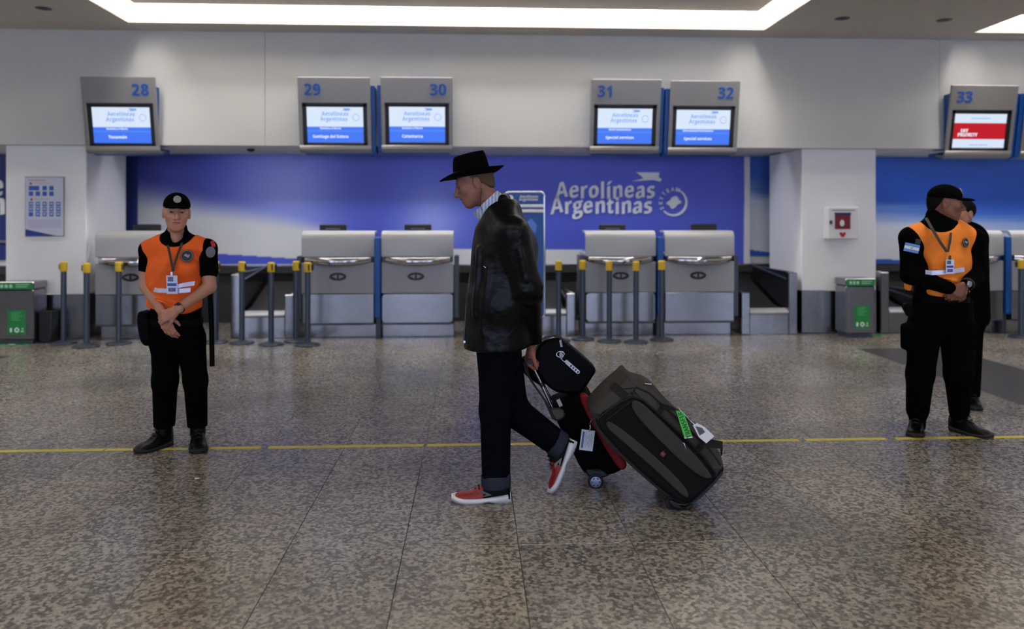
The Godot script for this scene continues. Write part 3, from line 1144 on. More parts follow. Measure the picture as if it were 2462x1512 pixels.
# ---------------------------------------------------------------- baggage conveyors between the counters
func conveyors() -> void:
	var rows := [["between the woman guard and the second counter", -3.026, -2.247, 1], ["behind the walking man", 0.0, 1.30, 1], ["left of the right column", 3.45, 4.188, -1], ["behind the guard right of the column", 5.29, 5.88, 1]]
	for r in rows:
		var x0: float = r[1]
		var x1: float = r[2]
		var o := thing("baggage_conveyor", "steel baggage belt with dark recess %s" % r[0], "conveyor", Vector3((x0 + x1) / 2, 0, -9.97), 0.0, "baggage conveyors")
		var w := x1 - x0
		var tall := 0.80
		var short := 0.545
		for s in [-1, 1]:
			var hgt: float = tall if s == -r[3] else short
			part("end_post", box(Vector3(0.115, hgt, 0.10), 0.01), M.steel, o, Vector3(s * (w / 2 - 0.057), hgt / 2, -0.05))
			part("side_wall", box(Vector3(0.05, hgt + 0.01, 1.35)), M.steel, o, Vector3(s * (w / 2 - 0.04), hgt / 2, -0.775))
			part("side_rail", tube([Vector3(s * (w / 2 - 0.09), hgt - 0.10, -0.1), Vector3(s * (w / 2 - 0.09), hgt + 0.02, -1.42)], 0.014), M.slate, o)
		part("apron", box(Vector3(w - 0.23, 0.26, 0.05)), M.steel, o, Vector3(0, 0.13, -0.04))
		part("apron_lip", slab([Vector2(0.0, 0.262), Vector2(0.005, 0.30), Vector2(-0.10, 0.335), Vector2(-0.12, 0.31), Vector2(-0.05, 0.262)], -(w - 0.23) / 2, (w - 0.23) / 2, 0.004, 1), M.counter_top, o, Vector3.ZERO, ALONG_X)
		part("belt", slab([Vector2(-0.11, 0.30), Vector2(-0.55, 0.34), Vector2(-1.42, 0.60), Vector2(-1.42, 0.54), Vector2(-0.55, 0.27), Vector2(-0.11, 0.25)], -(w - 0.2) / 2, (w - 0.2) / 2, 0.01, 1), M.rubber, o, Vector3.ZERO, ALONG_X)
	var c := thing("collector_belt", "long dark collector belt along the back wall behind the counters", "conveyor", Vector3(0, 0, -11.46))
	part("belt_casing", box(Vector3(20, 0.10, 0.06)), M.dark_wall, c, Vector3(0, 0.76, 0.0))
	part("trim_rail", box(Vector3(20, 0.02, 0.06)), M.steel, c, Vector3(0, 0.82, 0.0))

# ---------------------------------------------------------------- loose furniture of the hall
func furniture() -> void:
	# stanchions
	var sp := [[Vector3(-5.036, 0, -9.936), "nearest the left recycling bin", 1, -9.67], [Vector3(-4.659, 0, -9.723), "at the right edge of the left column", 1, -9.42], [Vector3(-4.356, 0, -9.902), "just left of the woman guard's arm", 0, -9.62], [Vector3(-3.209, 0.384, -9.98), "half hidden behind the woman guard", 0, -9.66],
		[Vector3(-2.902, 0, -10.03), "before the tall left post of the baggage belt", 0, -9.60], [Vector3(-2.502, 0, -9.877), "before the middle of the left baggage belt", -1, -9.46], [Vector3(-2.193, 0, -9.862), "rear one of two beside the second counter", 0, -9.70], [Vector3(-2.021, 0, -9.721), "front one of two beside the second counter", -1, -9.40],
		[Vector3(1.078, 0, -9.906), "first right of the walking man", 0, -9.60], [Vector3(1.393, 0, -9.961), "second right of the walking man", 0, -9.70], [Vector3(1.707, 0, -9.806), "third right of the walking man, beside a counter emblem", 0, -9.50], [Vector3(2.035, 0, -9.755), "fourth right of the walking man", 0, -9.42], [Vector3(2.382, 0, -9.842), "before the blue divider under the lettering", 1, -9.60], [Vector3(7.098, 0, -9.861), "at the right picture edge", 1, -9.60]]
	var base := lathe([Vector2(0.0, 0.0), Vector2(0.140, 0.0), Vector2(0.147, 0.008), Vector2(0.140, 0.018), Vector2(0.09, 0.028), Vector2(0.04, 0.04), Vector2(0.0, 0.04)], 28)
	var post := lathe([Vector2(0.033, 0.03), Vector2(0.033, 0.87), Vector2(0.0, 0.87)], 16)
	var head := lathe([Vector2(0.0, 0.865), Vector2(0.038, 0.865), Vector2(0.042, 0.87), Vector2(0.042, 0.965), Vector2(0.038, 0.98), Vector2(0.0, 0.98)], 16)
	var clip := box(Vector3(0.03, 0.07, 0.05), 0.006)
	var slot := box(Vector3(0.018, 0.075, 0.006), 0.002)
	var proto: Node3D = null
	for k in sp:
		var at: Vector3 = k[0] * Vector3(1, 0, 1) * (k[3] / k[0].z)
		var o: Node3D
		if proto == null:
			o = thing("stanchion", "", "stanchion", at)
			part("base", base, M.post, o)
			part("post", post, M.post, o)
			var hd := part("belt_head", head, M.yellow_plastic, o, Vector3.ZERO, Basis.IDENTITY, "yellow belt head")
			part("belt_slot", slot, M.black_plastic, hd, Vector3(0, 0.92, 0.041))
			part("belt_clip", clip, M.black_plastic, o, Vector3(0.05, 0.92, 0))
			proto = o
		else:
			o = proto.duplicate()
			o.name = numbered("stanchion")
			o.position = at
			add_child(o, true)
		o.rotation.y = [0.5, 0.0, 2.6][k[2] + 1] if k[2] else 1.3
		tag(o, "grey belt stanchion with yellow head %s" % k[1], "stanchion", "belt stanchions")

	# recycling bins
	var lab := Image.create(40, 52, false, Image.FORMAT_RGB8)
	lab.fill(c8(30, 138, 66))
	for i in 5:
		lab.fill_rect(Rect2i(8, 4 + i * 4, [22, 18, 24, 16, 20][i], 2), c8(90, 176, 118))
	lab.fill_rect(Rect2i(5, 38, 5, 9), Color.WHITE)
	for y in 11:
		for x in 11:
			var q := Vector2(x - 5, y - 5).length()
			if q > 2.6 and q < 5.2:
				lab.set_pixel(15 + x, 37 + y, Color.WHITE)
	lab.fill_rect(Rect2i(31, 38, 4, 4), c8(200, 230, 208))
	lab.fill_rect(Rect2i(29, 44, 7, 3), c8(200, 230, 208))
	var lid_im := Image.create(80, 20, false, Image.FORMAT_RGB8)
	lid_im.fill(c8(30, 138, 66))
	for i in 3:
		lid_im.fill_rect(Rect2i(8 + i * 10, 6, 7, 9), c8(190, 226, 200))
	lid_im.fill_rect(Rect2i(42, 5, 30, 3), c8(160, 210, 176))
	lid_im.fill_rect(Rect2i(42, 11, 26, 3), c8(160, 210, 176))
	var lm := print_mat("bin_label", lab)
	var lidm := print_mat("bin_lid_print", lid_im)
	for k in [[-5.462, "left", "in front of the left column"], [4.865, "right", "in front of the right column"]]:
		var b := thing("recycling_bin", "steel recycling bin with green lid band and green label %s" % k[2], "bin", Vector3(k[0], 0, -9.66), 0.0, "recycling bins")
		var wd: float = 0.43 if k[1] == "left" else 0.375
		part("body", box(Vector3(wd, 0.60, 0.30), 0.012), M.steel, b, Vector3(0, 0.35, -0.15))
		part("plinth", box(Vector3(wd - 0.04, 0.05, 0.26)), M.slate, b, Vector3(0, 0.025, -0.15))
		part("lid", box(Vector3(wd + 0.01, 0.09, 0.31), 0.012), M.steel, b, Vector3(0, 0.696, -0.15))
		part("lid_band", sheet(wd - 0.01, 0.085, 0.004), lidm, b, Vector3(0, 0.695, 0.004), Basis.IDENTITY, "green lid band with pale icons")
		part("label", sheet(0.21 if k[1] == "left" else 0.20, 0.29, 0.003), lm, b, Vector3(0.02, 0.26, 0.0), Basis.IDENTITY, "green label with white icons")
	var bx := thing("black_box", "low black tapered box between the left recycling bin and the first stanchion", "box", Vector3(-5.164, 0, -9.84))  # plain tapered box standing in for an unidentified dark shape
	part("body", slab([Vector2(-0.075, 0.0), Vector2(0.075, 0.0), Vector2(0.08, 0.36), Vector2(-0.08, 0.36)], -0.09, 0.09, 0.012), M.black_plastic, bx)
	part("rim", box(Vector3(0.165, 0.02, 0.19), 0.006), M.rubber, bx, Vector3(0, 0.36, 0))
	for k in [[Vector3(-5.488, 0, -9.638), "left recycling bin"], [Vector3(5.087, 0, -9.851), "right recycling bin"]]:
		var g := thing("floor_sticker", "small green sticker on the floor by the %s" % k[1], "sticker", k[0], 0.0, "green floor stickers")
		part("sticker", box(Vector3(0.36, 0.0012, 0.14), 0.0004), M.green_print, g, Vector3(0, 0.0006, 0))
		part("print", box(Vector3(0.08, 0.0006, 0.03), 0.0002), M.white_print, g, Vector3(0, 0.0015, 0))

	# notice on the left column
	var im := Image.create(94, 148, false, Image.FORMAT_RGB8)
	im.fill(c8(206, 210, 226))
	im.fill_rect(Rect2i(6, 6, 44, 3), c8(214, 150, 160))
	for q in [[10, 13], [12, 53]]:
		im.fill_rect(Rect2i(q[0], q[1], 6, 6), c8(190, 60, 80))
		im.fill_rect(Rect2i(q[0] + 10, q[1] + 1, 38, 2), c8(176, 178, 200))
	for q in [[8, 22, 26], [42, 22, 11], [59, 22, 11], [8, 36, 11], [25, 36, 11], [42, 36, 11], [59, 36, 11]]:
		im.fill_rect(Rect2i(q[0], q[1], q[2], 11), c8(44, 92, 182))
	for i in 5:
		for j in 3:
			var full: bool = i == 0 and j == 2
			im.fill_rect(Rect2i(8 + i * 17, 62 + j * 13, 11, 11), c8(56, 100, 190))
			if not full:
				im.fill_rect(Rect2i(10 + i * 17, 65 + j * 13, 7, 4), c8(196, 204, 230))
	im.fill_rect(Rect2i(6, 107, 84, 22), c8(190, 192, 220))
	for x in 94:
		var y0 := 132 + int(x * 0.22)
		for y in range(y0, 148):
			if y >= 0 and y < 148:
				im.set_pixel(x, y, c8(40, 60, 150))
	var n := thing("notice_board", "blue and white counter information notice on the left column", "notice", Vector3(-5.308, 1.647, -10.03))
	part("frame", box(Vector3(0.475, 0.745, 0.012)), M.silver_paint, n, Vector3(0, 0, 0.006))
	part("print", sheet(0.455, 0.725, 0.003), print_mat("notice_print", im), n, Vector3(0, 0, 0.012))

	# defibrillator box on the right column
	var d := thing("defibrillator_box", "white defibrillator cabinet with red window on the right column", "cabinet", Vector3(4.755, 1.44, -10.03))
	part("cabinet", box(Vector3(0.43, 0.43, 0.13), 0.02), M.white_paint, d, Vector3(0, 0, 0.07))
	part("door", box(Vector3(0.40, 0.40, 0.012), 0.006), M.white_print, d, Vector3(0, 0, 0.134))
	var dw := part("window", box(Vector3(0.205, 0.195, 0.008)), mk("window_red", c8(126, 18, 36), 0.3), d, Vector3(-0.01, 0.02, 0.142), Basis.IDENTITY, "red window")
	part("blue_edge", box(Vector3(0.215, 0.03, 0.004)), M.navy, dw, Vector3(0, 0.1, 0.004))
	part("round_mark", slab(oval(0.03, 0.042, 16), 0.0, 0.004, 0.001), M.white_print, dw, Vector3(-0.01, -0.02, 0.004))
	part("heart_mark", slab(chaikin([Vector2(0, -0.045), Vector2(0.04, 0.0), Vector2(0.042, 0.03), Vector2(0.015, 0.035), Vector2(0, 0.015), Vector2(-0.015, 0.035), Vector2(-0.042, 0.03), Vector2(-0.04, 0.0)], 1), 0.0, 0.004, 0.001), M.red_print, d, Vector3(-0.01, -0.15, 0.14))
	part("handle", box(Vector3(0.035, 0.05, 0.02), 0.005), M.slate, d, Vector3(-0.165, 0.01, 0.145))
	part("heading", box(Vector3(0.30, 0.012, 0.003)), M.silver_paint, d, Vector3(0, 0.165, 0.141))

	# self-service totem behind the man
	var z := -9.72
	var k := thing("information_totem", "tall blue information totem behind the walking man", "totem", Vector3(0.639, 0, -9.72))
	var wd := 0.892 - 0.386
	var top := 1.835
	var off := Vector3(0, (top + 0.25) / 2, 0)
	part("panel", slab(round_rect(wd - 0.03, top - 0.28, 0.04, 5), -0.03, 0.0, 0.004), M.blue_panel, k, off)
	var rim := []
	for q in round_rect(wd - 0.02, top - 0.27, 0.05, 6):
		rim.append(Vector3(q.x, q.y, -0.012))
	part("frame", tube(rim, 0.016, 8, true), M.chrome, k, off)
	for j in 2:
		part("stripe", box(Vector3(wd - 0.045, 0.036, 0.006)), M.white_print, k, Vector3(0, 1.665 - j * 0.062 - 0.01, 0.002))
	part("round_mark", slab(oval(0.036, 0.036, 18), 0.0, 0.006, 0.001), M.white_print, k, Vector3(-0.18, 1.753, 0.0))
	part("lettering", lettering("Aerolíneas", 0.032, 0.006, slanted, 1.0), M.white_print, k, Vector3(0.05, 1.768, 0.003))
	part("lettering", lettering("Argentinas", 0.032, 0.006, slanted, 1.0), M.white_print, k, Vector3(0.045, 1.732, 0.003))
	part("arrow_mark", slab([Vector2(-0.05, -0.06), Vector2(0.05, -0.02), Vector2(0.11, -0.09), Vector2(0.13, 0.02), Vector2(0.06, 0.10), Vector2(0.0, 0.06)], 0.0, 0.005, 0.001), M.screen_text, k, Vector3(0.02, 1.397, 0.0))
	part("foot_post", tube([Vector3(wd / 2 - 0.06, 0.02, -0.02), Vector3(wd / 2 - 0.06, 0.3, -0.02)], 0.03, 12), M.chrome, k)
	part("foot_post", tube([Vector3(-wd / 2 + 0.06, 0.02, -0.02), Vector3(-wd / 2 + 0.06, 0.3, -0.02)], 0.03, 12), M.chrome, k)
	part("base_plate", slab(round_rect(wd, 0.34, 0.05), 0.0, 0.02, 0.005), M.chrome, k, Vector3(0, 0.02, -0.02), FLAT)

# ---------------------------------------------------------------- people
const FACING := -0.0492   # figures are laid out square to the camera's direction

# a head about the point between the eyes and ears: z forward, y up
func head_field(o: Dictionary) -> Field:
	var f := Field.new()
	var nose: float = o.get("nose", 1.0)
	var jaw: float = o.get("jaw", 1.0)
	f.ell(Vector3(0, 0.032, -0.012), Vector3(0.075, 0.085, 0.097), 0.02)
	f.ell(Vector3(0, -0.035, 0.028), Vector3(0.061, 0.086, 0.064), 0.03)
	for s in [-1.0, 1.0]:
		f.cap(Vector3(0.052 * s * jaw, -0.045, -0.008), Vector3(0.022 * s * jaw, -0.094, 0.055), 0.021, 0.018, 0.03)
		f.ell(Vector3(0.04 * s, -0.02, 0.062), Vector3(0.024, 0.022, 0.022), 0.03)
	f.ell(Vector3(0, -0.1, 0.062), Vector3(0.026, 0.021, 0.022) * jaw, 0.025)
	f.cap(Vector3(-0.034, 0.022, 0.077), Vector3(0.034, 0.022, 0.077), 0.016, 0.016, 0.02)
	f.cap(Vector3(0, 0.01, 0.088), Vector3(0, -0.028, 0.088 + 0.024 * nose), 0.0085, 0.0115, 0.014)
	f.ell(Vector3(0, -0.036, 0.09 + 0.021 * nose), Vector3(0.0125, 0.011, 0.0125), 0.01)
	for s in [-1.0, 1.0]:
		f.ell(Vector3(0.013 * s, -0.040, 0.099), Vector3(0.009, 0.008, 0.011), 0.008)
	f.ell(Vector3(0, -0.066, 0.073), Vector3(0.028, 0.024, 0.021), 0.022)
	for s in [-1.0, 1.0]:
		f.ell(Vector3(0.031 * s, 0.003, 0.101), Vector3(0.018, 0.0125, 0.016), 0.014, 1)
		f.ell(Vector3(0.031 * s, 0.002, 0.0775), Vector3(0.0145, 0.012, 0.0135), 0.004)
	f.cap(Vector3(-0.019, -0.0635, 0.087), Vector3(0, -0.0615, 0.0935), 0.0055, 0.0065, 0.006)
	f.cap(Vector3(0.019, -0.0635, 0.087), Vector3(0, -0.0615, 0.0935), 0.0055, 0.0065, 0.006)
	f.cap(Vector3(-0.016, -0.0725, 0.086), Vector3(0.016, -0.0725, 0.086), 0.006, 0.006, 0.008)
	f.cap(Vector3(-0.023, -0.0675, 0.095), Vector3(0.023, -0.0675, 0.095), 0.003, 0.003, 0.004, Vector3.ZERO, 1.0, 1)
	for s in [-1.0, 1.0]:
		f.ell(Vector3(0.077 * s, -0.008, -0.012), Vector3(0.012, 0.033, 0.021), 0.008)
		f.ell(Vector3(0.090 * s, -0.004, -0.009), Vector3(0.009, 0.020, 0.012), 0.004, 1)
	var base: Vector3 = o.get("neck", Vector3(0, -0.19, -0.055))
	var r: float = o.get("neck_r", 0.055)
	f.cap(Vector3(0, -0.06, -0.03), base, r - 0.003, r + 0.004, 0.03)
	return f

func face_paint(skin: Color, lips: Color, hair: Color, hair_line := 9.0) -> Callable:
	var sk := lin(skin)
	var lp := lin(lips)
	var hr := lin(hair)
	return func(p: Vector3) -> Color:
		if p.z > 0.07:
			var ax := absf(p.x)
			if absf(p.y + 0.0675) < 0.010 - ax * 0.2 and ax < 0.024:
				return lp
			var e := Vector2(ax - 0.031, p.y - 0.001)
			if absf(e.x) < 0.0125 and absf(e.y) < 0.0055:
				return Color(0.02, 0.015, 0.01) if absf(e.x) < 0.0055 else Color(0.13, 0.11, 0.10)
			if ax > 0.012 and ax < 0.05 and absf(p.y - 0.0245 + (ax - 0.031) * (ax - 0.031) * 6.0) < 0.003:
				return hr
		return sk

# a hand: wrist at the origin, fingers along y, back of the hand towards +z, thumb at +x times side
func hand_field(side: float, curl: Array, thumb_in := 0.4, spread := 1.0) -> Field:
	var f := Field.new()
	f.cap(Vector3(0, -0.022, 0), Vector3(0, 0.012, 0), 0.027, 0.026, 0.02, Vector3.BACK, 0.72)
	var root := [0.028, 0.0095, -0.0095, -0.027]
	var top := [0.088, 0.092, 0.088, 0.078]
	var size := [0.95, 1.05, 0.98, 0.78]
	for i in 4:
		var a := Vector3(root[i] * 0.6 * side, 0.012, 0)
		var b := Vector3(root[i] * side, top[i], 0.002)
		f.cap(a, b, 0.0145, 0.0115, 0.012)
		var dir := Vector3((root[i] - 0.0) * 1.6 * side * spread, 1, 0).normalized()
		var len3 := [0.043 * size[i], 0.027 * size[i], 0.020 * size[i]]
		var rad := [0.0098, 0.0088, 0.0078, 0.0068]
		var ang := 0.0
		var p := b
		for j in 3:
			ang += curl[i] * [0.85, 1.1, 0.7][j]
			var d := Vector3(dir.x * cos(ang), dir.y * cos(ang), -sin(ang))
			var q: Vector3 = p + d * len3[j]
			f.cap(p, q, rad[j] * (0.9 if i == 3 else 1.0), rad[j + 1] * (0.9 if i == 3 else 1.0), 0.005)
			p = q
	var t0 := Vector3(0.016 * side, 0.018, -0.006)
	var t1 := Vector3(0.042 * side, 0.052, -0.014)
	var t2 := t1 + Vector3(0.022 * side * (1.0 - thumb_in), 0.028, -0.024 * thumb_in)
	var t3 := t2 + Vector3(0.010 * side * (1.0 - 2.0 * thumb_in), 0.021, -0.018 * thumb_in)
	f.cap(t0, t1, 0.0165, 0.0125, 0.014)
	f.cap(t1, t2, 0.0118, 0.0102, 0.006)
	f.cap(t2, t3, 0.0100, 0.0078, 0.004)
	return f

func aim(y_dir: Vector3, z_hint: Vector3) -> Basis:   # basis whose y runs along y_dir and whose z is nearest to z_hint
	var y := y_dir.normalized()
	var z := (z_hint - y * z_hint.dot(y)).normalized()
	return Basis(y.cross(z), y, z)

func skin_mat(key: String, c: Color) -> StandardMaterial3D:
	var m := mk(key, Color.WHITE, 0.5, 0.0, 0.4)
	m.vertex_color_use_as_albedo = true
	m.subsurf_scatter_enabled = true
	m.subsurf_scatter_strength = 0.08
	return m

func plain(c: Color) -> Callable:
	var l := lin(c)
	return func(_p: Vector3) -> Color: return l

# a shoe: heel at z = 0, toe at z = length, sole on y = 0
func shoe_upper(length: float, wide: float, high: float, f0 := 0.0, f1 := 1.0, swell := 0.0, sole := 0.022) -> ArrayMesh:
	var rings := []
	var steps := 12
	for k in steps + 1:
		var t := lerpf(f0, f1, k / float(steps))
		var w := wide * 0.5 * sqrt(maxf(1.0 - pow(absf(t - 0.5) / 0.505, 5.0), 0.02)) * lerpf(0.80, 1.04, smoothstep(0.1, 0.65, t))
		var h := high * (lerpf(1.0, 0.95, smoothstep(0.0, 0.3, t)) if t < 0.34 else lerpf(0.95, 0.46, smoothstep(0.34, 0.75, t)))
		if t > 0.8:
			h *= sqrt(maxf(1.0 - pow((t - 0.8) / 0.205, 2.0), 0.02)) * 0.95 + 0.05
		if t < 0.06:
			h *= 0.9 + t
		var ring := PackedVector3Array()
		for i in 16:
			var a := TAU * i / 16.0
			var c := cos(a)
			var s := sin(a)
			ring.append(Vector3(signf(c) * pow(absf(c), 0.75) * (w + swell), sole + maxf(s, -0.08) * (h - sole + swell) if s > 0 else sole - 0.006, length * t))
		rings.append(ring)
	return loft(rings)

func shoe_sole(length: float, wide: float, thick: float, heel_lift := 0.0) -> ArrayMesh:
	var rings := []
	for k in 15:
		var t := k / 14.0
		var w := wide * 0.5 * sqrt(maxf(1.0 - pow(absf(t - 0.5) / 0.503, 6.0), 0.05)) * lerpf(0.86, 1.08, smoothstep(0.1, 0.65, t))
		var toe := 0.010 * smoothstep(0.76, 1.0, t)
		var y1 := thick * lerpf(1.35, 0.9, smoothstep(0.0, 0.6, t)) + toe
		var arch := heel_lift * exp(-pow((t - 0.38) / 0.1, 2.0))
		rings.append(PackedVector3Array([Vector3(-w, toe + arch, length * t), Vector3(-w * 1.03, y1 * 0.6 + toe * 0.4, length * t), Vector3(-w * 0.97, y1, length * t), Vector3(w * 0.97, y1, length * t), Vector3(w * 1.03, y1 * 0.6 + toe * 0.4, length * t), Vector3(w, toe + arch, length * t)]))
	return loft(rings)

# ---- the walking man
func walker() -> void:
	var o := thing("person", "man walking in black hat, black leather jacket and red sneakers, pulling a trolley", "person", Vector3(0.1181, 0, -4.289), FACING)
	var skin := c8(150, 104, 88)
	var sm := skin_mat("skin_walker", skin)
	var hair := c8(92, 76, 60)
	# head turned to the left of the picture and bowed
	var tilt := deg_to_rad(19)
	var fw := Vector3(-cos(tilt), -sin(tilt), 0.06).normalized()
	var up := (Vector3(-sin(tilt), cos(tilt), 0) - fw * Vector3(-sin(tilt), cos(tilt), 0).dot(fw)).normalized()
	var hx := Transform3D(Basis(up.cross(fw), up, fw), Vector3(-0.1135, 1.693, 0))
	var hf := head_field({"nose": 1.12, "jaw": 1.12, "neck": Vector3(0, -0.16, -0.065), "neck_r": 0.058})
	var body := Field.new()
	body.cap(Vector3(-0.0499, 1.62, 0), Vector3(0.0182, 1.421, 0), 0.052, 0.07, 0.03)
	body.cap(Vector3(0.0409, 1.353, 0), Vector3(0.0227, 0.8758, 0), 0.10, 0.12, 0.05, Vector3.BACK, 1.3)
	body.cap(Vector3(0.0952, 1.413, 0.18), Vector3(0.1783, 1.139, 0.16), 0.05, 0.042, 0.03)
	body.cap(Vector3(0.1783, 1.139, 0.16), Vector3(0.2043, 0.7978, -0.09), 0.042, 0.026, 0.03)
	body.cap(Vector3(0.0552, 1.405, -0.18), Vector3(0.0549, 1.082, -0.22), 0.05, 0.042, 0.03)
	body.cap(Vector3(0.0549, 1.082, -0.22), Vector3(0.0075, 0.7992, -0.2), 0.042, 0.03, 0.03)
	body.cap(Vector3(0.0153, 0.8222, 0.09), Vector3(0.0024, 0.4826, 0.11), 0.085, 0.06, 0.03)
	body.cap(Vector3(0.0024, 0.4826, 0.11), Vector3(0.0157, 0.0735, 0.11), 0.055, 0.04, 0.03)
	body.cap(Vector3(0.0328, 0.7932, -0.09), Vector3(0.0908, 0.4413, -0.06), 0.085, 0.06, 0.03)
	body.cap(Vector3(0.0908, 0.4413, -0.06), Vector3(0.3827, 0.2458, -0.02), 0.055, 0.04, 0.03)
	var grip := hand_field(-1.0, [1.25, 1.25, 1.2, 1.2], 0.7, 0.4)
	var hb := aim(Vector3(0.1813, 0.694, -0.1) - Vector3(0.202, 0.7839, -0.09), Vector3(-1, 0, 0.3))
	var rest := hand_field(1.0, [0.35, 0.4, 0.45, 0.5], 0.4)
	var paint := face_paint(skin, c8(138, 82, 72), c8(110, 92, 76))
	part("body", weld([[hf.net(0.0032), hx, paint], [body.net(0.014), Transform3D.IDENTITY, plain(skin)], [grip.net(0.0036), Transform3D(hb, Vector3(0.1998, 0.7784, -0.095)), plain(c8(170, 104, 86))], [rest.net(0.005), Transform3D(aim(Vector3(0.1, -1, 0), Vector3(0, 0, -1)), Vector3(0.0052, 0.7944, -0.2)), plain(skin)]], true), sm, o)
	var hr := Field.new()
	hr.ell(Vector3(0, 0.025, -0.018), Vector3(0.079, 0.083, 0.098), 0.02)
	hr.ell(Vector3(0, -0.03, -0.075), Vector3(0.05, 0.05, 0.032), 0.03)
	hr.plane(Vector3(0, 0.0, -0.01), Vector3(0, -0.75, 0.66), 0.02)
	hr.brick(Vector3(0, -0.12, -0.09), Vector3(0.2, 0.06, 0.2), 0.01, 0.01, 1)
	part("hair", weld([[hr.net(0.005), hx, null]]), cloth("hair_walker", hair, 0.75, 1.0), o)
	# hat: crown and curled brim, tipped forward
	var hat := part("hat", hat_crown(), cloth("hat_felt", c8(7, 7, 8), 0.85, 0.2, 0.05, 0.15), o, Vector3(-0.1248, 1.736, 0), Basis(up.cross(fw), up, fw).rotated(Vector3.BACK, deg_to_rad(-10)))
	part("hat_brim", hat_brim(), M.hat_felt, hat)
	part("hat_band", hat_band(), mk("hat_ribbon", c8(8, 8, 9), 0.5), hat)
	# earpiece cord
	part("ear_cord", tube([Vector3(-0.0694, 1.662, 0.085), Vector3(-0.0714, 1.64, 0.09), Vector3(-0.0761, 1.605, 0.082), Vector3(-0.0764, 1.569, 0.075), Vector3(-0.0699, 1.545, 0.07)], 0.0022, 6), M.black_plastic, o)
	# striped shirt collar and shirt front
	var ax := (Vector3(0.0136, 1.652, 0) - Vector3(-0.1203, 1.525, 0))
	var cmid := (Vector3(0.0136, 1.652, 0) + Vector3(-0.1203, 1.525, 0)) * 0.5
	var cu := ax.normalized()
	var cn := Vector3(0.74, -0.67, 0).normalized()
	var rings := []
	for q in [[0.0, 1.0], [0.025, 1.02], [0.055, 1.06], [0.10, 1.2]]:
		var ring := PackedVector3Array()
		for i in 28:
			var t := TAU * i / 28.0
			ring.append(cmid + cn * q[0] + (cu * cos(t) * ax.length() * 0.5 + Vector3.BACK * sin(t) * 0.078) * q[1])
		rings.append(ring)
	var shirt_im := Image.create(16, 16, false, Image.FORMAT_RGB8)
	for y in 16:
		for x in 16:
			shirt_im.set_pixel(x, y, c8(150, 166, 206) if (x / 2) % 2 == 0 else c8(214, 220, 236))
	var shm := mk("shirt_stripe", Color.WHITE, 0.8)
	shm.albedo_texture = ImageTexture.create_from_image(shirt_im)
	tri(shm, 14.0)
	part("shirt_collar", loft(rings, false), shm, o)
	# leather jacket
	var lea := mk("leather", c8(8, 8, 8), 0.36, 0.0, 0.33)
	lea.normal_enabled = true
	lea.normal_texture = T.leather
	lea.normal_scale = 0.35
	tri(lea, 1.3)
	var j := Field.new()
	j.cap(Vector3(0.0409, 1.523, 0), Vector3(0.0636, 1.33, 0), 0.105, 0.165, 0.05, Vector3.BACK, 1.35)
	j.cap(Vector3(-0.039, 1.431, 0.06), Vector3(-0.0498, 1.221, 0.07), 0.066, 0.068, 0.04)
	j.cap(Vector3(-0.0427, 1.429, -0.06), Vector3(-0.0546, 1.212, -0.07), 0.066, 0.068, 0.04)
	j.cap(Vector3(0.0545, 1.33, 0), Vector3(0.034, 1.057, 0), 0.165, 0.178, 0.06, Vector3.BACK, 1.3)
	j.cap(Vector3(0.0295, 1.057, 0), Vector3(0.0091, 0.7623, 0), 0.178, 0.182, 0.05, Vector3.BACK, 1.2)
	j.cap(Vector3(0.0149, 1.511, 0.07), Vector3(0.0952, 1.424, 0.2), 0.075, 0.085, 0.05)
	j.cap(Vector3(0.0123, 1.512, -0.07), Vector3(0.0788, 1.417, -0.2), 0.075, 0.085, 0.05)
	j.cap(Vector3(0.0952, 1.424, 0.2), Vector3(0.1692, 1.141, 0.18), 0.087, 0.080, 0.03)
	j.cap(Vector3(0.1692, 1.141, 0.18), Vector3(0.2043, 0.7793, -0.09), 0.080, 0.056, 0.03)
	j.cap(Vector3(0.0717, 1.405, -0.2), Vector3(0.0548, 1.081, -0.23), 0.085, 0.075, 0.03)
	j.cap(Vector3(0.0548, 1.081, -0.23), Vector3(0.0099, 0.8229, -0.2), 0.075, 0.058, 0.03)
	# folds at the elbow, down the sleeve and across the back
	for q in [[Vector3(0.1721, 1.186, 0.255), Vector3(0.2424, 1.147, 0.2)], [Vector3(0.1592, 1.127, 0.26), Vector3(0.2469, 1.095, 0.195)], [Vector3(0.1878, 1.058, 0.22), Vector3(0.2435, 1.071, 0.17)], [Vector3(0.1333, 1.341, 0.285), Vector3(0.1633, 1.191, 0.265)], [Vector3(0.2133, 0.9543, 0.08), Vector3(0.1624, 0.8845, 0.06)], [Vector3(-0.0839, 1.336, 0.16), Vector3(-0.1053, 0.9877, 0.17)], [Vector3(-0.0281, 1.251, 0.2), Vector3(-0.061, 0.9034, 0.19)]]:
		j.cap(q[0], q[1], 0.011, 0.006, 0.028)
	# collar opening and hem
	j.ell(Vector3(-0.0431, 1.598, 0), Vector3(0.145, 0.115, 0.11), 0.02, 1)
	j.plane(Vector3(0.0227, 0.8009, 0), Vector3(0.03, -1, 0), 0.006)
	part("leather_jacket", weld([[j.net(0.0095), Transform3D.IDENTITY, null]]), lea, o)
	var yoke := Field.new()
	yoke.cap(Vector3(0.0149, 1.511, 0.07), Vector3(0.0952, 1.424, 0.2), 0.079, 0.0895, 0.05)
	yoke.cap(Vector3(0.0409, 1.523, 0), Vector3(0.0636, 1.33, 0), 0.109, 0.169, 0.05, Vector3.BACK, 1.35)
	yoke.plane(Vector3(0.0801, 1.433, 0.2), Vector3(0.10, -1, 0.25), 0.006)
	yoke.plane(Vector3(-0.0272, 1.466, 0), Vector3(-1, -0.15, 0.1), 0.006)
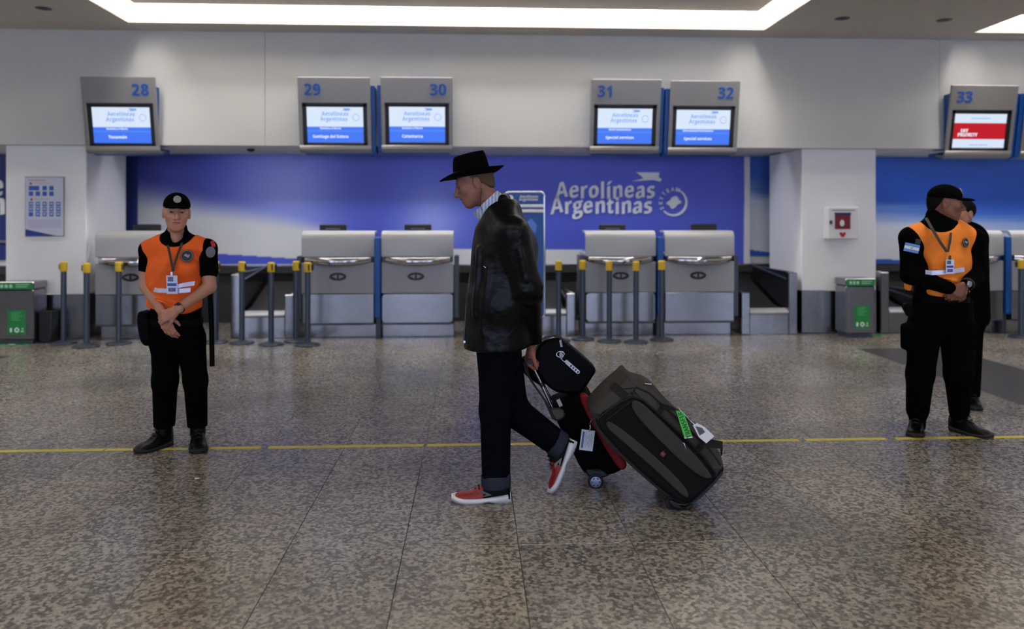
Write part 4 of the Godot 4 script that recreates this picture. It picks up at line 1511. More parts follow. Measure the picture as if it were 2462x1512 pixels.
	yoke.ell(Vector3(-0.0567, 1.589, 0), Vector3(0.16, 0.13, 0.13), 0.01, 1)
	part("shoulder_yoke", weld([[yoke.net(0.009), Transform3D.IDENTITY, null]]), lea, o)
	var col := Field.new()
	col.cap(Vector3(0.0545, 1.607, 0), Vector3(0.046, 1.601, 0.05), 0.024, 0.023, 0.03)
	col.cap(Vector3(0.046, 1.601, 0.05), Vector3(0.0022, 1.516, 0.1), 0.022, 0.020, 0.03)
	col.cap(Vector3(0.0022, 1.516, 0.1), Vector3(-0.0785, 1.391, 0.08), 0.020, 0.012, 0.03)
	col.cap(Vector3(0.0545, 1.607, 0), Vector3(0.0355, 1.604, -0.06), 0.024, 0.024, 0.03)
	col.cap(Vector3(0.0217, 1.622, -0.06), Vector3(-0.0715, 1.488, -0.09), 0.024, 0.018, 0.03)
	part("jacket_collar", weld([[col.net(0.007), Transform3D.IDENTITY, null]]), lea, o)
	for q in [Vector3(-0.1597, 0.8438, 0.1), Vector3(0.2143, 0.8112, -0.035)]:
		part("snap_button", slab(oval(0.008, 0.008, 12), 0.0, 0.012, 0.002), M.chrome, o, q)
	part("front_zip", tube([Vector3(-0.1088, 1.395, 0.05), Vector3(-0.1178, 1.305, 0.05), Vector3(-0.1335, 1.197, 0.05), Vector3(-0.1537, 1.04, 0.05), Vector3(-0.1672, 0.8337, 0.05)], 0.005, 6), mk("zip_metal", c8(90, 86, 80), 0.4, 0.8), o)
	part("zip_pull", tube([Vector3(-0.0528, 1.253, 0.235), Vector3(-0.042, 1.245, 0.237)], 0.004, 6), M.chrome, o)
	# jeans, turned up at the hem
	var den := cloth("denim", c8(9, 10, 16), 0.9, 0.7, 0.0, 0.15)
	var cuff_m := cloth("denim_inside", c8(48, 52, 64), 0.9, 0.5)
	var t := Field.new()
	t.cap(Vector3(0.0204, 0.8758, 0), Vector3(0.0204, 0.7623, 0), 0.115, 0.115, 0.05, Vector3.BACK, 1.3)
	t.cap(Vector3(0.0107, 0.7992, 0.085), Vector3(0.0046, 0.4826, 0.11), 0.104, 0.083, 0.04)
	t.cap(Vector3(0.0046, 0.4826, 0.11), Vector3(0.009, 0.0624, 0.11), 0.083, 0.074, 0.03)
	t.cap(Vector3(0.0398, 0.7708, -0.085), Vector3(0.0954, 0.4413, -0.06), 0.104, 0.086, 0.04)
	t.cap(Vector3(0.0954, 0.4413, -0.06), Vector3(0.369, 0.2458, -0.02), 0.086, 0.07, 0.03)
	for q in [[Vector3(-0.0617, 0.5408, 0.17), Vector3(0.0258, 0.5238, 0.19)], [Vector3(-0.0508, 0.203, 0.17), Vector3(0.0582, 0.1855, 0.17)], [Vector3(-0.0621, 0.1452, 0.16), Vector3(0.0691, 0.1594, 0.17)]]:
		t.cap(q[0], q[1], 0.008, 0.006, 0.02)
	t.plane(Vector3(0.009, 0.0846, 0.11), Vector3(0.04, -1, 0))
	t.plane(Vector3(0.3632, 0.2584, 0), Vector3(0.8, -0.6, 0).normalized())
	part("jeans", weld([[t.net(0.011), Transform3D.IDENTITY, null]]), den, o)
	var c1 := Field.new()
	c1.cap(Vector3(0.0046, 0.2283, 0.11), Vector3(0.009, 0.0558, 0.11), 0.079, 0.080, 0.02)
	c1.plane(Vector3(0.009, 0.0735, 0.11), Vector3(0.06, -1, 0))
	c1.plane(Vector3(0.0024, 0.1465, 0.11), Vector3(-0.08, 1, 0))
	part("jeans_cuff", weld([[c1.net(0.009), Transform3D.IDENTITY, null]]), cuff_m, o, Vector3.ZERO, Basis.IDENTITY, "turned-up grey denim cuff")
	var c2 := Field.new()
	c2.cap(Vector3(0.2511, 0.3293, -0.04), Vector3(0.3986, 0.223, -0.02), 0.077, 0.076, 0.02)
	c2.plane(Vector3(0.3791, 0.2584, 0), Vector3(0.85, -0.52, 0))
	c2.plane(Vector3(0.3223, 0.2902, 0), Vector3(-0.85, 0.52, 0))
	part("jeans_cuff", weld([[c2.net(0.009), Transform3D.IDENTITY, null]]), cuff_m, o, Vector3.ZERO, Basis.IDENTITY, "turned-up grey denim cuff")
	# sneakers
	var red := mk("sneaker_red", c8(138, 10, 16), 0.42)
	var blk := mk("sneaker_black", c8(11, 11, 12), 0.55, 0.0, 0.25)
	var wht := mk("sneaker_sole", c8(224, 224, 226), 0.55)
	var toe := Vector3(-1, 0, 0.03)
	sneaker(o, Transform3D(Basis(Vector3.UP.cross(toe).normalized(), Vector3.UP, toe.normalized()), Vector3(0.0864, -0.0039, 0.11)), red, blk, wht)
	# trailing foot pushes off its toes: the toe points down
	var tz := (Vector3(0.3178, 0.036, 0) - Vector3(0.4381, 0.3038, 0)).normalized()
	var ty := Vector3(-0.86, -0.5, 0.0)
	ty = (ty - tz * ty.dot(tz)).normalized()
	sneaker(o, Transform3D(Basis(ty.cross(tz), ty, tz), Vector3(0.4503, 0.2783, -0.01)), red, blk, wht)

func sneaker(o: Node3D, xf: Transform3D, red: Material, blk: Material, wht: Material) -> void:
	var s := part("sneaker", shoe_upper(0.312, 0.098, 0.118, 0.34, 0.985, 0.0, 0.024), red, o, xf.origin, xf.basis, "red sneaker with white sole")
	part("sneaker_heel", shoe_upper(0.312, 0.097, 0.122, 0.012, 0.47, 0.0008, 0.024), blk, s)
	part("sole", shoe_sole(0.315, 0.10, 0.034, 0.012), wht, s)
	var lace := []
	for k in 4:
		var t := 0.42 + k * 0.055
		var y := 0.116 - k * 0.015
		lace.append([tube([Vector3(-0.03, y - 0.012, 0.312 * t), Vector3(0, y + 0.002, 0.312 * t + 0.006), Vector3(0.03, y - 0.012, 0.312 * t)], 0.0045, 6), Vector3.ZERO])
	part("laces", merge(lace), blk, s)
	for side in [-1, 1]:
		part("side_mark", slab([Vector2(0.0, 0.0), Vector2(0.05, 0.024), Vector2(0.075, 0.01), Vector2(0.03, 0.006), Vector2(0.055, -0.012)], 0.0, 0.004, 0.0), M.chrome, s, Vector3(side * 0.0465, 0.05, 0.10), Basis(Vector3(0, 0, 1), Vector3(0, 1, 0), Vector3(-1, 0, 0)))

func hat_ring(rx: float, rz: float, y: float, front := 0.0, dent := 0.0) -> PackedVector3Array:
	var r := PackedVector3Array()
	for i in 40:
		var t := TAU * i / 40.0
		r.append(Vector3(cos(t) * rx, y + front * sin(t) - dent * (1.0 - absf(sin(t))), sin(t) * rz))
	return r

func hat_crown() -> ArrayMesh:   # z forward, y up, origin in the middle of the head opening
	return loft([hat_ring(0.082, 0.102, 0.0), hat_ring(0.083, 0.103, 0.01), hat_ring(0.081, 0.099, 0.045), hat_ring(0.078, 0.093, 0.085, -0.002), hat_ring(0.074, 0.088, 0.105, -0.005), hat_ring(0.066, 0.081, 0.117, -0.007), hat_ring(0.045, 0.062, 0.119, -0.006), hat_ring(0.024, 0.038, 0.108, -0.004), hat_ring(0.008, 0.016, 0.104)])

func hat_brim() -> ArrayMesh:
	var rings := []
	var path := [[0.0, 0.006], [0.25, 0.002], [0.5, 0.001], [0.75, 0.003], [1.0, 0.0], [1.0, -0.004], [0.75, -0.004], [0.5, -0.007], [0.25, -0.007], [0.0, -0.006]]
	for q in path:
		var t: float = q[0]
		var r := PackedVector3Array()
		for i in 48:
			var a := TAU * i / 48.0
			var sx := cos(a)
			var sz := sin(a)
			var rx := lerpf(0.080, 0.148, t)
			var rz := lerpf(0.100, 0.180 if sz > 0 else 0.180, t)
			var lift := t * t * (0.030 * sx * sx + (0.026 * pow(-sz, 3.0) if sz < 0 else -0.006 * sz))
			r.append(Vector3(sx * rx, q[1] + lift, sz * rz))
		rings.append(r)
	return loft(rings, false)

func hat_band() -> ArrayMesh:
	return loft([hat_ring(0.0835, 0.1035, 0.004), hat_ring(0.0845, 0.1045, 0.006), hat_ring(0.0835, 0.1025, 0.028), hat_ring(0.082, 0.1015, 0.029)], false)

# ---- shared pieces of the two guards
func guard_cap(o: Node3D, hx: Transform3D, m: Material, size := 1.0) -> void:
	var f := Field.new()
	f.ell(Vector3(0, 0.045, -0.008), Vector3(0.083, 0.085, 0.106) * size, 0.01)
	f.plane(Vector3(0, 0.034, 0.0), Vector3(0, -1, -0.05), 0.004)
	var c := part("cap", weld([[f.net(0.006), hx, null]]), m, o, Vector3.ZERO, Basis.IDENTITY, "black peaked cap")
	var b := Field.new()
	b.ell(Vector3(0, 0.028, 0.105), Vector3(0.072, 0.016, 0.072), 0.01)
	b.ell(Vector3(0, 0.005, 0.105), Vector3(0.085, 0.028, 0.085), 0.006, 1)
	part("cap_peak", weld([[b.net(0.004), hx, null]]), m, c)
	part("cap_badge", slab(oval(0.024, 0.026, 16), 0.0, 0.006, 0.002), M.badge, c, hx * Vector3(0, 0.082, 0.087 * size), hx.basis * Basis(Vector3.RIGHT, -0.42))

func round_badge(o: Node3D, at: Vector3, b: Basis, r: float) -> void:
	var p := part("round_badge", slab(oval(r, r, 24), 0.0, 0.005, 0.002), mk("badge_black", c8(34, 36, 40), 0.6), o, at, b, "round black and grey badge")
	var ring := []
	for i in 24:
		ring.append(Vector3(cos(TAU * i / 24) * r * 0.86, sin(TAU * i / 24) * r * 0.86, 0.005))
	part("badge_ring", tube(ring, r * 0.05, 5, true), M.badge, p)
	part("badge_mark", slab(chaikin([Vector2(-0.5, 0.0) * r, Vector2(-0.15, 0.4) * r, Vector2(0.1, 0.1) * r, Vector2(0.5, 0.3) * r, Vector2(0.25, -0.4) * r, Vector2(-0.1, -0.1) * r], 1), 0.004, 0.008, 0.001), M.badge, p)

func boot(o: Node3D, xf: Transform3D, m: Material, length := 0.29, tall := 0.16) -> void:
	var b := part("boot", shoe_upper(length, 0.105, 0.115, 0.01, 0.985, 0.0, 0.026), m, o, xf.origin, xf.basis, "black leather boot")
	part("sole", shoe_sole(length + 0.006, 0.108, 0.024), M.rubber, b)
	part("shaft", lathe_oval(0.05, 0.058, 0.06, tall), m, b, Vector3(0, 0, length * 0.24))
	var lace := []
	for k in 4:
		var y := 0.075 + k * 0.022
		var z := length * (0.56 - k * 0.045)
		lace.append([tube([Vector3(-0.022, y - 0.006, z), Vector3(0, y + 0.006, z + 0.004), Vector3(0.022, y - 0.006, z)], 0.004, 5), Vector3.ZERO])
	part("laces", merge(lace), M.rubber, b)

func lathe_oval(rx: float, rz: float, y0: float, y1: float) -> ArrayMesh:
	var rings := []
	for q in [[0.9, y0], [1.0, y0 + 0.02], [0.98, (y0 + y1) * 0.5], [1.06, y1 - 0.01], [1.02, y1], [0.8, y1]]:
		var r := PackedVector3Array()
		for i in 18:
			r.append(Vector3(cos(TAU * i / 18) * rx * q[0], q[1], sin(TAU * i / 18) * rz * q[0]))
		rings.append(r)
	return loft(rings)

func id_card(o: Node3D, at: Vector3, b: Basis, w: float, h: float) -> void:
	var im := Image.create(24, 40, false, Image.FORMAT_RGB8)
	im.fill(c8(214, 224, 246))
	im.fill_rect(Rect2i(3, 3, 12, 10), c8(90, 96, 130))
	im.fill_rect(Rect2i(2, 17, 20, 6), c8(50, 70, 160))
	im.fill_rect(Rect2i(4, 27, 16, 8), c8(70, 84, 150))
	im.fill_rect(Rect2i(8, 29, 6, 3), c8(200, 90, 90))
	var c := part("id_card", sheet(w, h, 0.004), print_mat("id_card_print", im, 0.3), o, at, b, "blue and white identity card")
	part("card_clip", box(Vector3(0.02, 0.03, 0.008)), M.chrome, c, Vector3(0, h / 2 + 0.012, 0.002))

# ---- the woman on guard
func guard_woman() -> void:
	M.badge = mk("badge_grey", c8(150, 150, 152), 0.5)
	var o := thing("person", "woman guard in black cap and orange vest, hands crossed, beside the yellow line", "person", Vector3(-1.924, 0, -5.201), FACING)
	var skin := c8(196, 142, 114)
	var sm := skin_mat("skin_woman", skin)
	var arm_c := c8(190, 138, 112)
	var blk := cloth("uniform_black", c8(7, 7, 8), 0.9, 0.7, 0.0, 0.12)
	var hx := Transform3D(Basis(Vector3.UP, deg_to_rad(24)) * Basis(Vector3.BACK, deg_to_rad(-2)), Vector3(0.0099, 1.538, 0.02))
	var hf := head_field({"nose": 0.85, "jaw": 0.78, "neck": Vector3(0, -0.175, -0.03), "neck_r": 0.050})
	var b := Field.new()
	b.cap(Vector3(-0.0016, 1.392, -0.01), Vector3(-0.0043, 1.297, -0.01), 0.052, 0.06, 0.03)
	b.cap(Vector3(-0.0043, 1.243, -0.01), Vector3(-0.0027, 0.7849, 0), 0.09, 0.10, 0.05, Vector3.RIGHT, 1.3)
	b.cap(Vector3(-0.1997, 1.303, 0), Vector3(-0.185, 1.062, 0.02), 0.046, 0.041, 0.02)
	b.cap(Vector3(-0.1803, 1.063, 0.03), Vector3(-0.0124, 0.9207, 0.19), 0.041, 0.027, 0.015)
	b.cap(Vector3(0.2024, 1.303, 0), Vector3(0.2247, 1.057, 0.03), 0.046, 0.042, 0.02)
	b.cap(Vector3(0.2286, 1.058, 0.04), Vector3(0.097, 0.934, 0.215), 0.043, 0.027, 0.015)
	b.cap(Vector3(-0.0594, 0.677, 0), Vector3(-0.0966, 0.2032, -0.06), 0.07, 0.04, 0.03)
	b.cap(Vector3(0.1025, 0.677, 0), Vector3(0.1109, 0.2032, -0.06), 0.07, 0.04, 0.03)
	var h1 := hand_field(-1.0, [0.55, 0.6, 0.6, 0.6], 0.5, 0.5)
	var x1 := Transform3D(aim(Vector3(-0.039, 0.8648, 0.2) - Vector3(0.0958, 0.9322, 0.2), Vector3(0.1, 0.35, 1)), Vector3(0.0939, 0.9294, 0.22))
	var h2 := hand_field(-1.0, [0.35, 0.4, 0.45, 0.5], 0.3, 0.6)
	var x2 := Transform3D(aim(Vector3(0.0352, 0.7841, 0.18) - Vector3(-0.0135, 0.8948, 0.17), Vector3(-0.1, 0.2, 1)), Vector3(-0.0068, 0.8993, 0.185))
	part("body", weld([[hf.net(0.0036), hx, face_paint(skin, c8(168, 100, 92), c8(46, 34, 28))], [b.net(0.010), Transform3D.IDENTITY, plain(arm_c)], [h1.net(0.0042), x1, plain(arm_c)], [h2.net(0.0042), x2, plain(c8(182, 124, 98))]], true), sm, o)
	var hr := Field.new()
	hr.ell(Vector3(0, 0.02, -0.025), Vector3(0.080, 0.083, 0.095), 0.02)
	hr.ell(Vector3(0, -0.02, -0.12), Vector3(0.035, 0.035, 0.03), 0.01)
	hr.plane(Vector3(0, 0.0, 0.0), Vector3(0, -0.35, 0.94), 0.02)
	part("hair", weld([[hr.net(0.006), hx, null]]), cloth("hair_woman", c8(34, 26, 22), 0.6, 0.6), o)
	guard_cap(o, hx, blk)
	# black polo shirt
	var s := Field.new()
	s.cap(Vector3(-0.0043, 1.303, -0.01), Vector3(-0.0027, 0.7849, 0), 0.118, 0.125, 0.05, Vector3.RIGHT, 1.28)
	s.cap(Vector3(-0.0043, 1.351, -0.01), Vector3(-0.1808, 1.298, 0), 0.05, 0.056, 0.04)
	s.cap(Vector3(-0.0043, 1.351, -0.01), Vector3(0.197, 1.303, 0), 0.05, 0.064, 0.04)
	s.cap(Vector3(-0.1835, 1.298, 0), Vector3(-0.1866, 1.174, 0.005), 0.056, 0.053, 0.02)
	s.cap(Vector3(0.1997, 1.303, 0), Vector3(0.2143, 1.158, 0.01), 0.062, 0.060, 0.02)
	s.cap(Vector3(-0.0074, 1.432, -0.03), Vector3(0, 1.338, 0), 0.062, 0.078, 0.03)
	s.ell(Vector3(0.0235, 1.417, 0.055), Vector3(0.045, 0.085, 0.06), 0.012, 1)
	s.ell(Vector3(0.0027, 1.446, 0), Vector3(0.056, 0.06, 0.056), 0.01, 1)
	part("polo_shirt", weld([[s.net(0.010), Transform3D.IDENTITY, null]]), blk, o)
	# orange vest
	var om := cloth("vest_orange", c8(250, 108, 42), 0.75, 0.9, 0.0, 0.3)
	var v := Field.new()
	v.cap(Vector3(-0.0021, 1.284, -0.005), Vector3(-0.0033, 1.136, 0.005), 0.128, 0.130, 0.05, Vector3.RIGHT, 1.30)
	v.cap(Vector3(-0.006, 1.136, 0.005), Vector3(-0.0173, 0.8887, 0.01), 0.130, 0.142, 0.05, Vector3.RIGHT, 1.28)
	v.cap(Vector3(-0.0345, 1.346, -0.005), Vector3(-0.1781, 1.303, 0), 0.062, 0.060, 0.05)
	v.cap(Vector3(0.033, 1.351, -0.005), Vector3(0.1889, 1.303, 0), 0.062, 0.068, 0.05)
	v.ell(Vector3(-0.0261, 1.183, 0.1), Vector3(0.055, 0.05, 0.055), 0.06)
	v.ell(Vector3(0.1115, 1.183, 0.1), Vector3(0.055, 0.05, 0.055), 0.06)
	for q in [[Vector3(-0.1075, 1.066, 0.13), Vector3(0.0056, 1.199, 0.16)], [Vector3(-0.0676, 0.9903, 0.16), Vector3(0.0664, 0.9533, 0.18)], [Vector3(0.1765, 1.04, 0.13), Vector3(0.1143, 0.9392, 0.17)]]:
		v.cap(q[0], q[1], 0.008, 0.005, 0.03)
	v.ell(Vector3(0.0213, 1.401, 0.05), Vector3(0.105, 0.085, 0.20), 0.012, 1)
	v.cap(Vector3(-0.2752, 1.163, 0), Vector3(-0.2084, 0.9389, 0.05), 0.075, 0.05, 0.02, Vector3.BACK, 3.0, 1)
	v.cap(Vector3(0.2698, 1.23, 0), Vector3(0.2527, 1.058, 0.04), 0.078, 0.075, 0.02, Vector3.BACK, 3.0, 1)
	v.plane(Vector3(-0.2429, 1.325, 0), Vector3(-1, 0.12, 0))
	v.plane(Vector3(0.2402, 1.325, 0), Vector3(1, 0.25, 0))
	v.plane(Vector3(-0.1584, 0.9365, 0.1), Vector3(-0.18, -1, 0))
	v.plane(Vector3(0.0798, 0.874, 0.15), Vector3(0.12, -1, 0.0), 0.01)
	v.plane(Vector3(0.2014, 0.9418, 0.1), Vector3(0.6, -1, 0), 0.02)
	var vest := part("orange_vest", weld([[v.net(0.0085), Transform3D.IDENTITY, null]]), om, o)
	var refl := mk("reflective_band", c8(222, 228, 255), 0.35, 0.2)
	part("reflective_strip", strip([Vector3(-0.1039, 1.052, 0.115), Vector3(-0.0489, 1.047, 0.155), Vector3(0.0252, 1.047, 0.175), Vector3(0.0985, 1.047, 0.182), Vector3(0.1592, 1.051, 0.165)], Vector3(0, 0.0135, 0), 0.004), refl, vest)
	part("reflective_strip", strip([Vector3(0.0647, 1.069, 0.188), Vector3(0.1193, 1.084, 0.182), Vector3(0.1813, 1.092, 0.155)], Vector3(0.003, 0.0135, 0), 0.004), refl, vest)
	round_badge(o, Vector3(0.1317, 1.264, 0.152), Basis(Vector3.UP, 0.25) * Basis(Vector3.RIGHT, -0.12), 0.040)
	part("lanyard", strip([Vector3(-0.0199, 1.344, 0.09), Vector3(0.0243, 1.278, 0.155), Vector3(0.05, 1.2, 0.178), Vector3(0.056, 1.169, 0.18)], Vector3(0.007, 0.001, 0), 0.003), mk("lanyard_dark", c8(58, 44, 42), 0.7), o)
	part("lanyard", strip([Vector3(0.0755, 1.344, 0.09), Vector3(0.074, 1.272, 0.155), Vector3(0.0604, 1.2, 0.178), Vector3(0.056, 1.169, 0.18)], Vector3(0.007, -0.001, 0), 0.003), M.lanyard_dark, o)
	id_card(o, Vector3(0.0569, 1.087, 0.194), Basis(Vector3.RIGHT, 0.05), 0.068, 0.115)
	# sleeve patch and red shoulder tab
	part("sleeve_patch", slab(oval(0.030, 0.036, 18), 0.0, 0.006, 0.002), mk("patch_grey", c8(120, 116, 120), 0.8), o, Vector3(0.2412, 1.284, 0.052), Basis(Vector3.UP, 0.6), "round grey sleeve patch")
	part("shoulder_tab", box(Vector3(0.02, 0.045, 0.03), 0.006), M.red_print, o, Vector3(0.2508, 1.334, 0.035), Basis(Vector3.BACK, 0.3), "red shoulder tab")
	part("wrist_strap", lathe([Vector2(0.031, -0.011), Vector2(0.0355, -0.009), Vector2(0.0355, 0.009), Vector2(0.031, 0.011)], 20), M.rubber, o, Vector3(0.1061, 0.9426, 0.2), aim(Vector3(0.097, 0.934, 0.215) - Vector3(0.2286, 1.058, 0.04), Vector3.BACK))
	# trousers, boots, holster and baton
	var t := Field.new()
	t.cap(Vector3(0, 0.8524, 0), Vector3(0, 0.7175, 0), 0.118, 0.128, 0.05, Vector3.RIGHT, 1.35)
	t.cap(Vector3(-0.0675, 0.7175, 0), Vector3(-0.0684, 0.4497, 0.01), 0.093, 0.078, 0.03)
	t.cap(Vector3(-0.0684, 0.4497, 0.01), Vector3(-0.1159, 0.1091, -0.085), 0.078, 0.066, 0.03)
	t.cap(Vector3(0.0917, 0.7175, 0), Vector3(0.1282, 0.4497, 0.01), 0.093, 0.073, 0.03)
	t.cap(Vector3(0.1282, 0.4497, 0.01), Vector3(0.1036, 0.1091, -0.085), 0.073, 0.062, 0.03)
	t.plane(Vector3(-0.0342, 0.1269, -0.08), Vector3(0, -1, 0))
	for q in [[Vector3(-0.113, 0.42, 0.06), Vector3(0.0059, 0.4488, 0.07)], [Vector3(0.095, 0.4067, 0.06), Vector3(0.2016, 0.4333, 0.06)], [Vector3(-0.1295, 0.2183, 0), Vector3(-0.0324, 0.2048, 0)]]:
		t.cap(q[0], q[1], 0.012, 0.01, 0.03)
	part("trousers", weld([[t.net(0.011), Transform3D.IDENTITY, null]]), blk, o)
	var bl := mk("boot_leather", c8(9, 8, 8), 0.34, 0.0, 0.3)
	boot(o, Transform3D(aim_toe(Vector3(-0.5, 0, 0.87)), Vector3(-0.0847, -0.0443, -0.14) * Vector3(1, 0, 1)), bl, 0.27, 0.23)
	boot(o, Transform3D(aim_toe(Vector3(0.4, 0, 0.92)), Vector3(0.0776, -0.0472, -0.15) * Vector3(1, 0, 1)), bl, 0.265, 0.23)
	part("belt", loft(belt_rings(Vector3(0, 0.8335, 0), 0.168, 0.135)), mk("duty_black", c8(8, 8, 8), 0.7, 0.0, 0.2), o)
	part("holster", slab(chaikin([Vector2(-0.234, 0.8911), Vector2(-0.1964, 0.9098), Vector2(-0.1535, 0.8911), Vector2(-0.1374, 0.6818), Vector2(-0.1964, 0.6818), Vector2(-0.2233, 0.7623)], 2), -0.05, 0.07, 0.02), M.duty_black, o)
	part("baton", tube([Vector3(0.2186, 1.028, 0), Vector3(0.2332, 0.7863, 0.01), Vector3(0.2397, 0.5458, 0.02)], 0.016, 10), M.duty_black, o)

func belt_rings(c: Vector3, rx: float, rz: float) -> Array:
	var out := []
	for y in [-0.02, 0.02]:
		var r := PackedVector3Array()
		for i in 24:
			r.append(c + Vector3(cos(TAU * i / 24) * rx, y, sin(TAU * i / 24) * rz))
		out.append(r)
	return out

func aim_toe(d: Vector3) -> Basis:
	var z := d.normalized()
	return Basis(Vector3.UP.cross(z).normalized(), Vector3.UP, z)

# ---- the man on guard, looking away to the right
func guard_man() -> void:
	var o := thing("person", "man guard in long black sleeves and orange vest looking away to the right", "person", Vector3(3.232, 0, -5.287), FACING)
	var skin := c8(134, 88, 70)
	var sm := skin_mat("skin_guard", skin)
	var blk: Material = M.uniform_black
	var fw := Vector3(0.93, -0.05, 0.36).normalized()
	var up := (Vector3.UP - fw * fw.y).normalized()
	var hx := Transform3D(Basis(up.cross(fw), up, fw), Vector3(0.0151, 1.603, 0.03))
	var hf := head_field({"nose": 1.1, "jaw": 1.08, "neck": Vector3(0, -0.16, -0.05), "neck_r": 0.060})
	var b := Field.new()
	b.cap(Vector3(-0.0058, 1.284, 0), Vector3(0, 0.9963, 0), 0.09, 0.11, 0.05, Vector3.RIGHT, 1.3)
	b.cap(Vector3(-0.213, 1.371, 0), Vector3(-0.2174, 1.113, 0.02), 0.05, 0.045, 0.02)
	b.cap(Vector3(-0.2174, 1.113, 0.02), Vector3(-0.0592, 1.033, 0.19), 0.04, 0.024, 0.02)
	b.cap(Vector3(0.2303, 1.356, 0), Vector3(0.2472, 1.127, 0.02), 0.05, 0.045, 0.02)
	b.cap(Vector3(0.2472, 1.127, 0.02), Vector3(0.0545, 1.054, 0.2), 0.04, 0.024, 0.02)
	b.cap(Vector3(-0.1065, 0.7085, 0), Vector3(-0.1228, 0.1127, -0.08), 0.075, 0.04, 0.03)
	b.cap(Vector3(0.0979, 0.7085, 0), Vector3(0.1721, 0.1127, -0.08), 0.075, 0.04, 0.03)
	var h1 := hand_field(1.0, [0.6, 0.65, 0.65, 0.7], 0.5, 0.5)
	var x1 := Transform3D(aim(Vector3(-0.0427, 0.9697, 0.22) - Vector3(0.0457, 1.055, 0.22), Vector3(0.1, 0.3, 1)), Vector3(0.0458, 1.055, 0.215))
	var h2 := hand_field(-1.0, [0.5, 0.55, 0.6, 0.6], 0.4, 0.5)
	var x2 := Transform3D(aim(Vector3(0.0436, 0.9806, 0.19) - Vector3(-0.0536, 1.036, 0.19), Vector3(-0.1, 0.3, 1)), Vector3(-0.0409, 1.029, 0.172))
	part("body", weld([[hf.net(0.004), hx, face_paint(skin, c8(110, 66, 58), c8(20, 17, 16))], [b.net(0.014), Transform3D.IDENTITY, plain(skin)], [h1.net(0.0045), x1, plain(skin)], [h2.net(0.0045), x2, plain(skin)]], true), sm, o)
	var hr := Field.new()
	hr.ell(Vector3(0, 0.022, -0.022), Vector3(0.079, 0.084, 0.097), 0.02)
	hr.ell(Vector3(0, -0.03, -0.075), Vector3(0.055, 0.05, 0.033), 0.03)
	hr.plane(Vector3(0, 0.0, -0.035), Vector3(0, -0.55, 0.83), 0.02)
	hr.brick(Vector3(0, -0.13, -0.09), Vector3(0.2, 0.06, 0.2), 0.01, 0.01, 1)
	part("hair", weld([[hr.net(0.006), hx, null]]), cloth("hair_guard", c8(20, 17, 16), 0.7, 0.6), o)
	guard_cap(o, hx, blk, 1.03)
	var s := Field.new()
	s.cap(Vector3(0, 1.399, 0), Vector3(0, 0.9531, 0), 0.125, 0.13, 0.05, Vector3.RIGHT, 1.32)
	s.cap(Vector3(0, 1.442, 0), Vector3(-0.2072, 1.365, 0), 0.06, 0.072, 0.04)
	s.cap(Vector3(0, 1.442, 0), Vector3(0.2245, 1.356, 0), 0.06, 0.070, 0.04)
	s.cap(Vector3(-0.2101, 1.365, 0), Vector3(-0.2148, 1.113, 0.015), 0.074, 0.066, 0.03)
	s.cap(Vector3(-0.2148, 1.113, 0.015), Vector3(-0.0481, 1.033, 0.19), 0.066, 0.043, 0.025)
	s.cap(Vector3(0.2245, 1.356, 0), Vector3(0.2444, 1.127, 0.015), 0.070, 0.062, 0.03)
	s.cap(Vector3(0.2444, 1.127, 0.015), Vector3(0.0628, 1.059, 0.2), 0.062, 0.042, 0.025)
	s.cap(Vector3(-0.0144, 1.517, 0), Vector3(-0.0058, 1.399, 0), 0.082, 0.095, 0.03)
	for q in [[Vector3(-0.2896, 1.129, 0.05), Vector3(-0.2104, 1.095, 0.09)], [Vector3(-0.2804, 1.173, 0.06), Vector3(-0.1859, 1.131, 0.07)], [Vector3(-0.1889, 1.036, 0.13), Vector3(-0.1381, 1.079, 0.14)], [Vector3(0.1834, 1.173, 0.07), Vector3(0.2693, 1.129, 0.05)]]:
		s.cap(q[0], q[1], 0.01, 0.007, 0.025)
	s.plane(Vector3(0, 1.549, 0), Vector3(0.25, 1, 0), 0.01)
	part("black_jersey", weld([[s.net(0.010), Transform3D.IDENTITY, null]]), blk, o)
	var om := cloth("vest_orange_pale", c8(255, 142, 52), 0.75, 0.9, 0.0, 0.3)
	var v := Field.new()
	v.cap(Vector3(0.0115, 1.371, 0), Vector3(0.0088, 1.198, 0.005), 0.138, 0.138, 0.05, Vector3.RIGHT, 1.25)
	v.cap(Vector3(0.0088, 1.198, 0.005), Vector3(-0.0169, 0.9627, 0.01), 0.138, 0.144, 0.05, Vector3.RIGHT, 1.22)
	v.cap(Vector3(-0.0462, 1.428, -0.005), Vector3(-0.19, 1.376, 0), 0.072, 0.078, 0.05)
	v.cap(Vector3(0.069, 1.434, -0.005), Vector3(0.19, 1.371, 0), 0.07, 0.072, 0.05)
	for q in [[Vector3(-0.1801, 1.177, 0.14), Vector3(-0.0956, 1.151, 0.165)], [Vector3(-0.0063, 1.178, 0.155), Vector3(0.0582, 1.121, 0.14)], [Vector3(-0.0704, 1.101, 0.17), Vector3(0.0189, 1.078, 0.16)]]:
		v.cap(q[0], q[1], 0.008, 0.005, 0.03)
	v.ell(Vector3(-0.047, 1.494, 0.06), Vector3(0.098, 0.088, 0.20), 0.012, 1)
	v.cap(Vector3(-0.3224, 1.14, 0), Vector3(-0.3039, 0.9439, 0.05), 0.195, 0.16, 0.02, Vector3.BACK, 3.0, 1)
	v.cap(Vector3(0.3166, 1.227, 0), Vector3(0.2525, 1, 0.04), 0.11, 0.10, 0.02, Vector3.BACK, 3.0, 1)
	v.plane(Vector3(-0.2475, 1.422, 0), Vector3(-1, 0.1, 0))
	v.plane(Vector3(0.2188, 1.399, 0), Vector3(1, 0.2, 0))
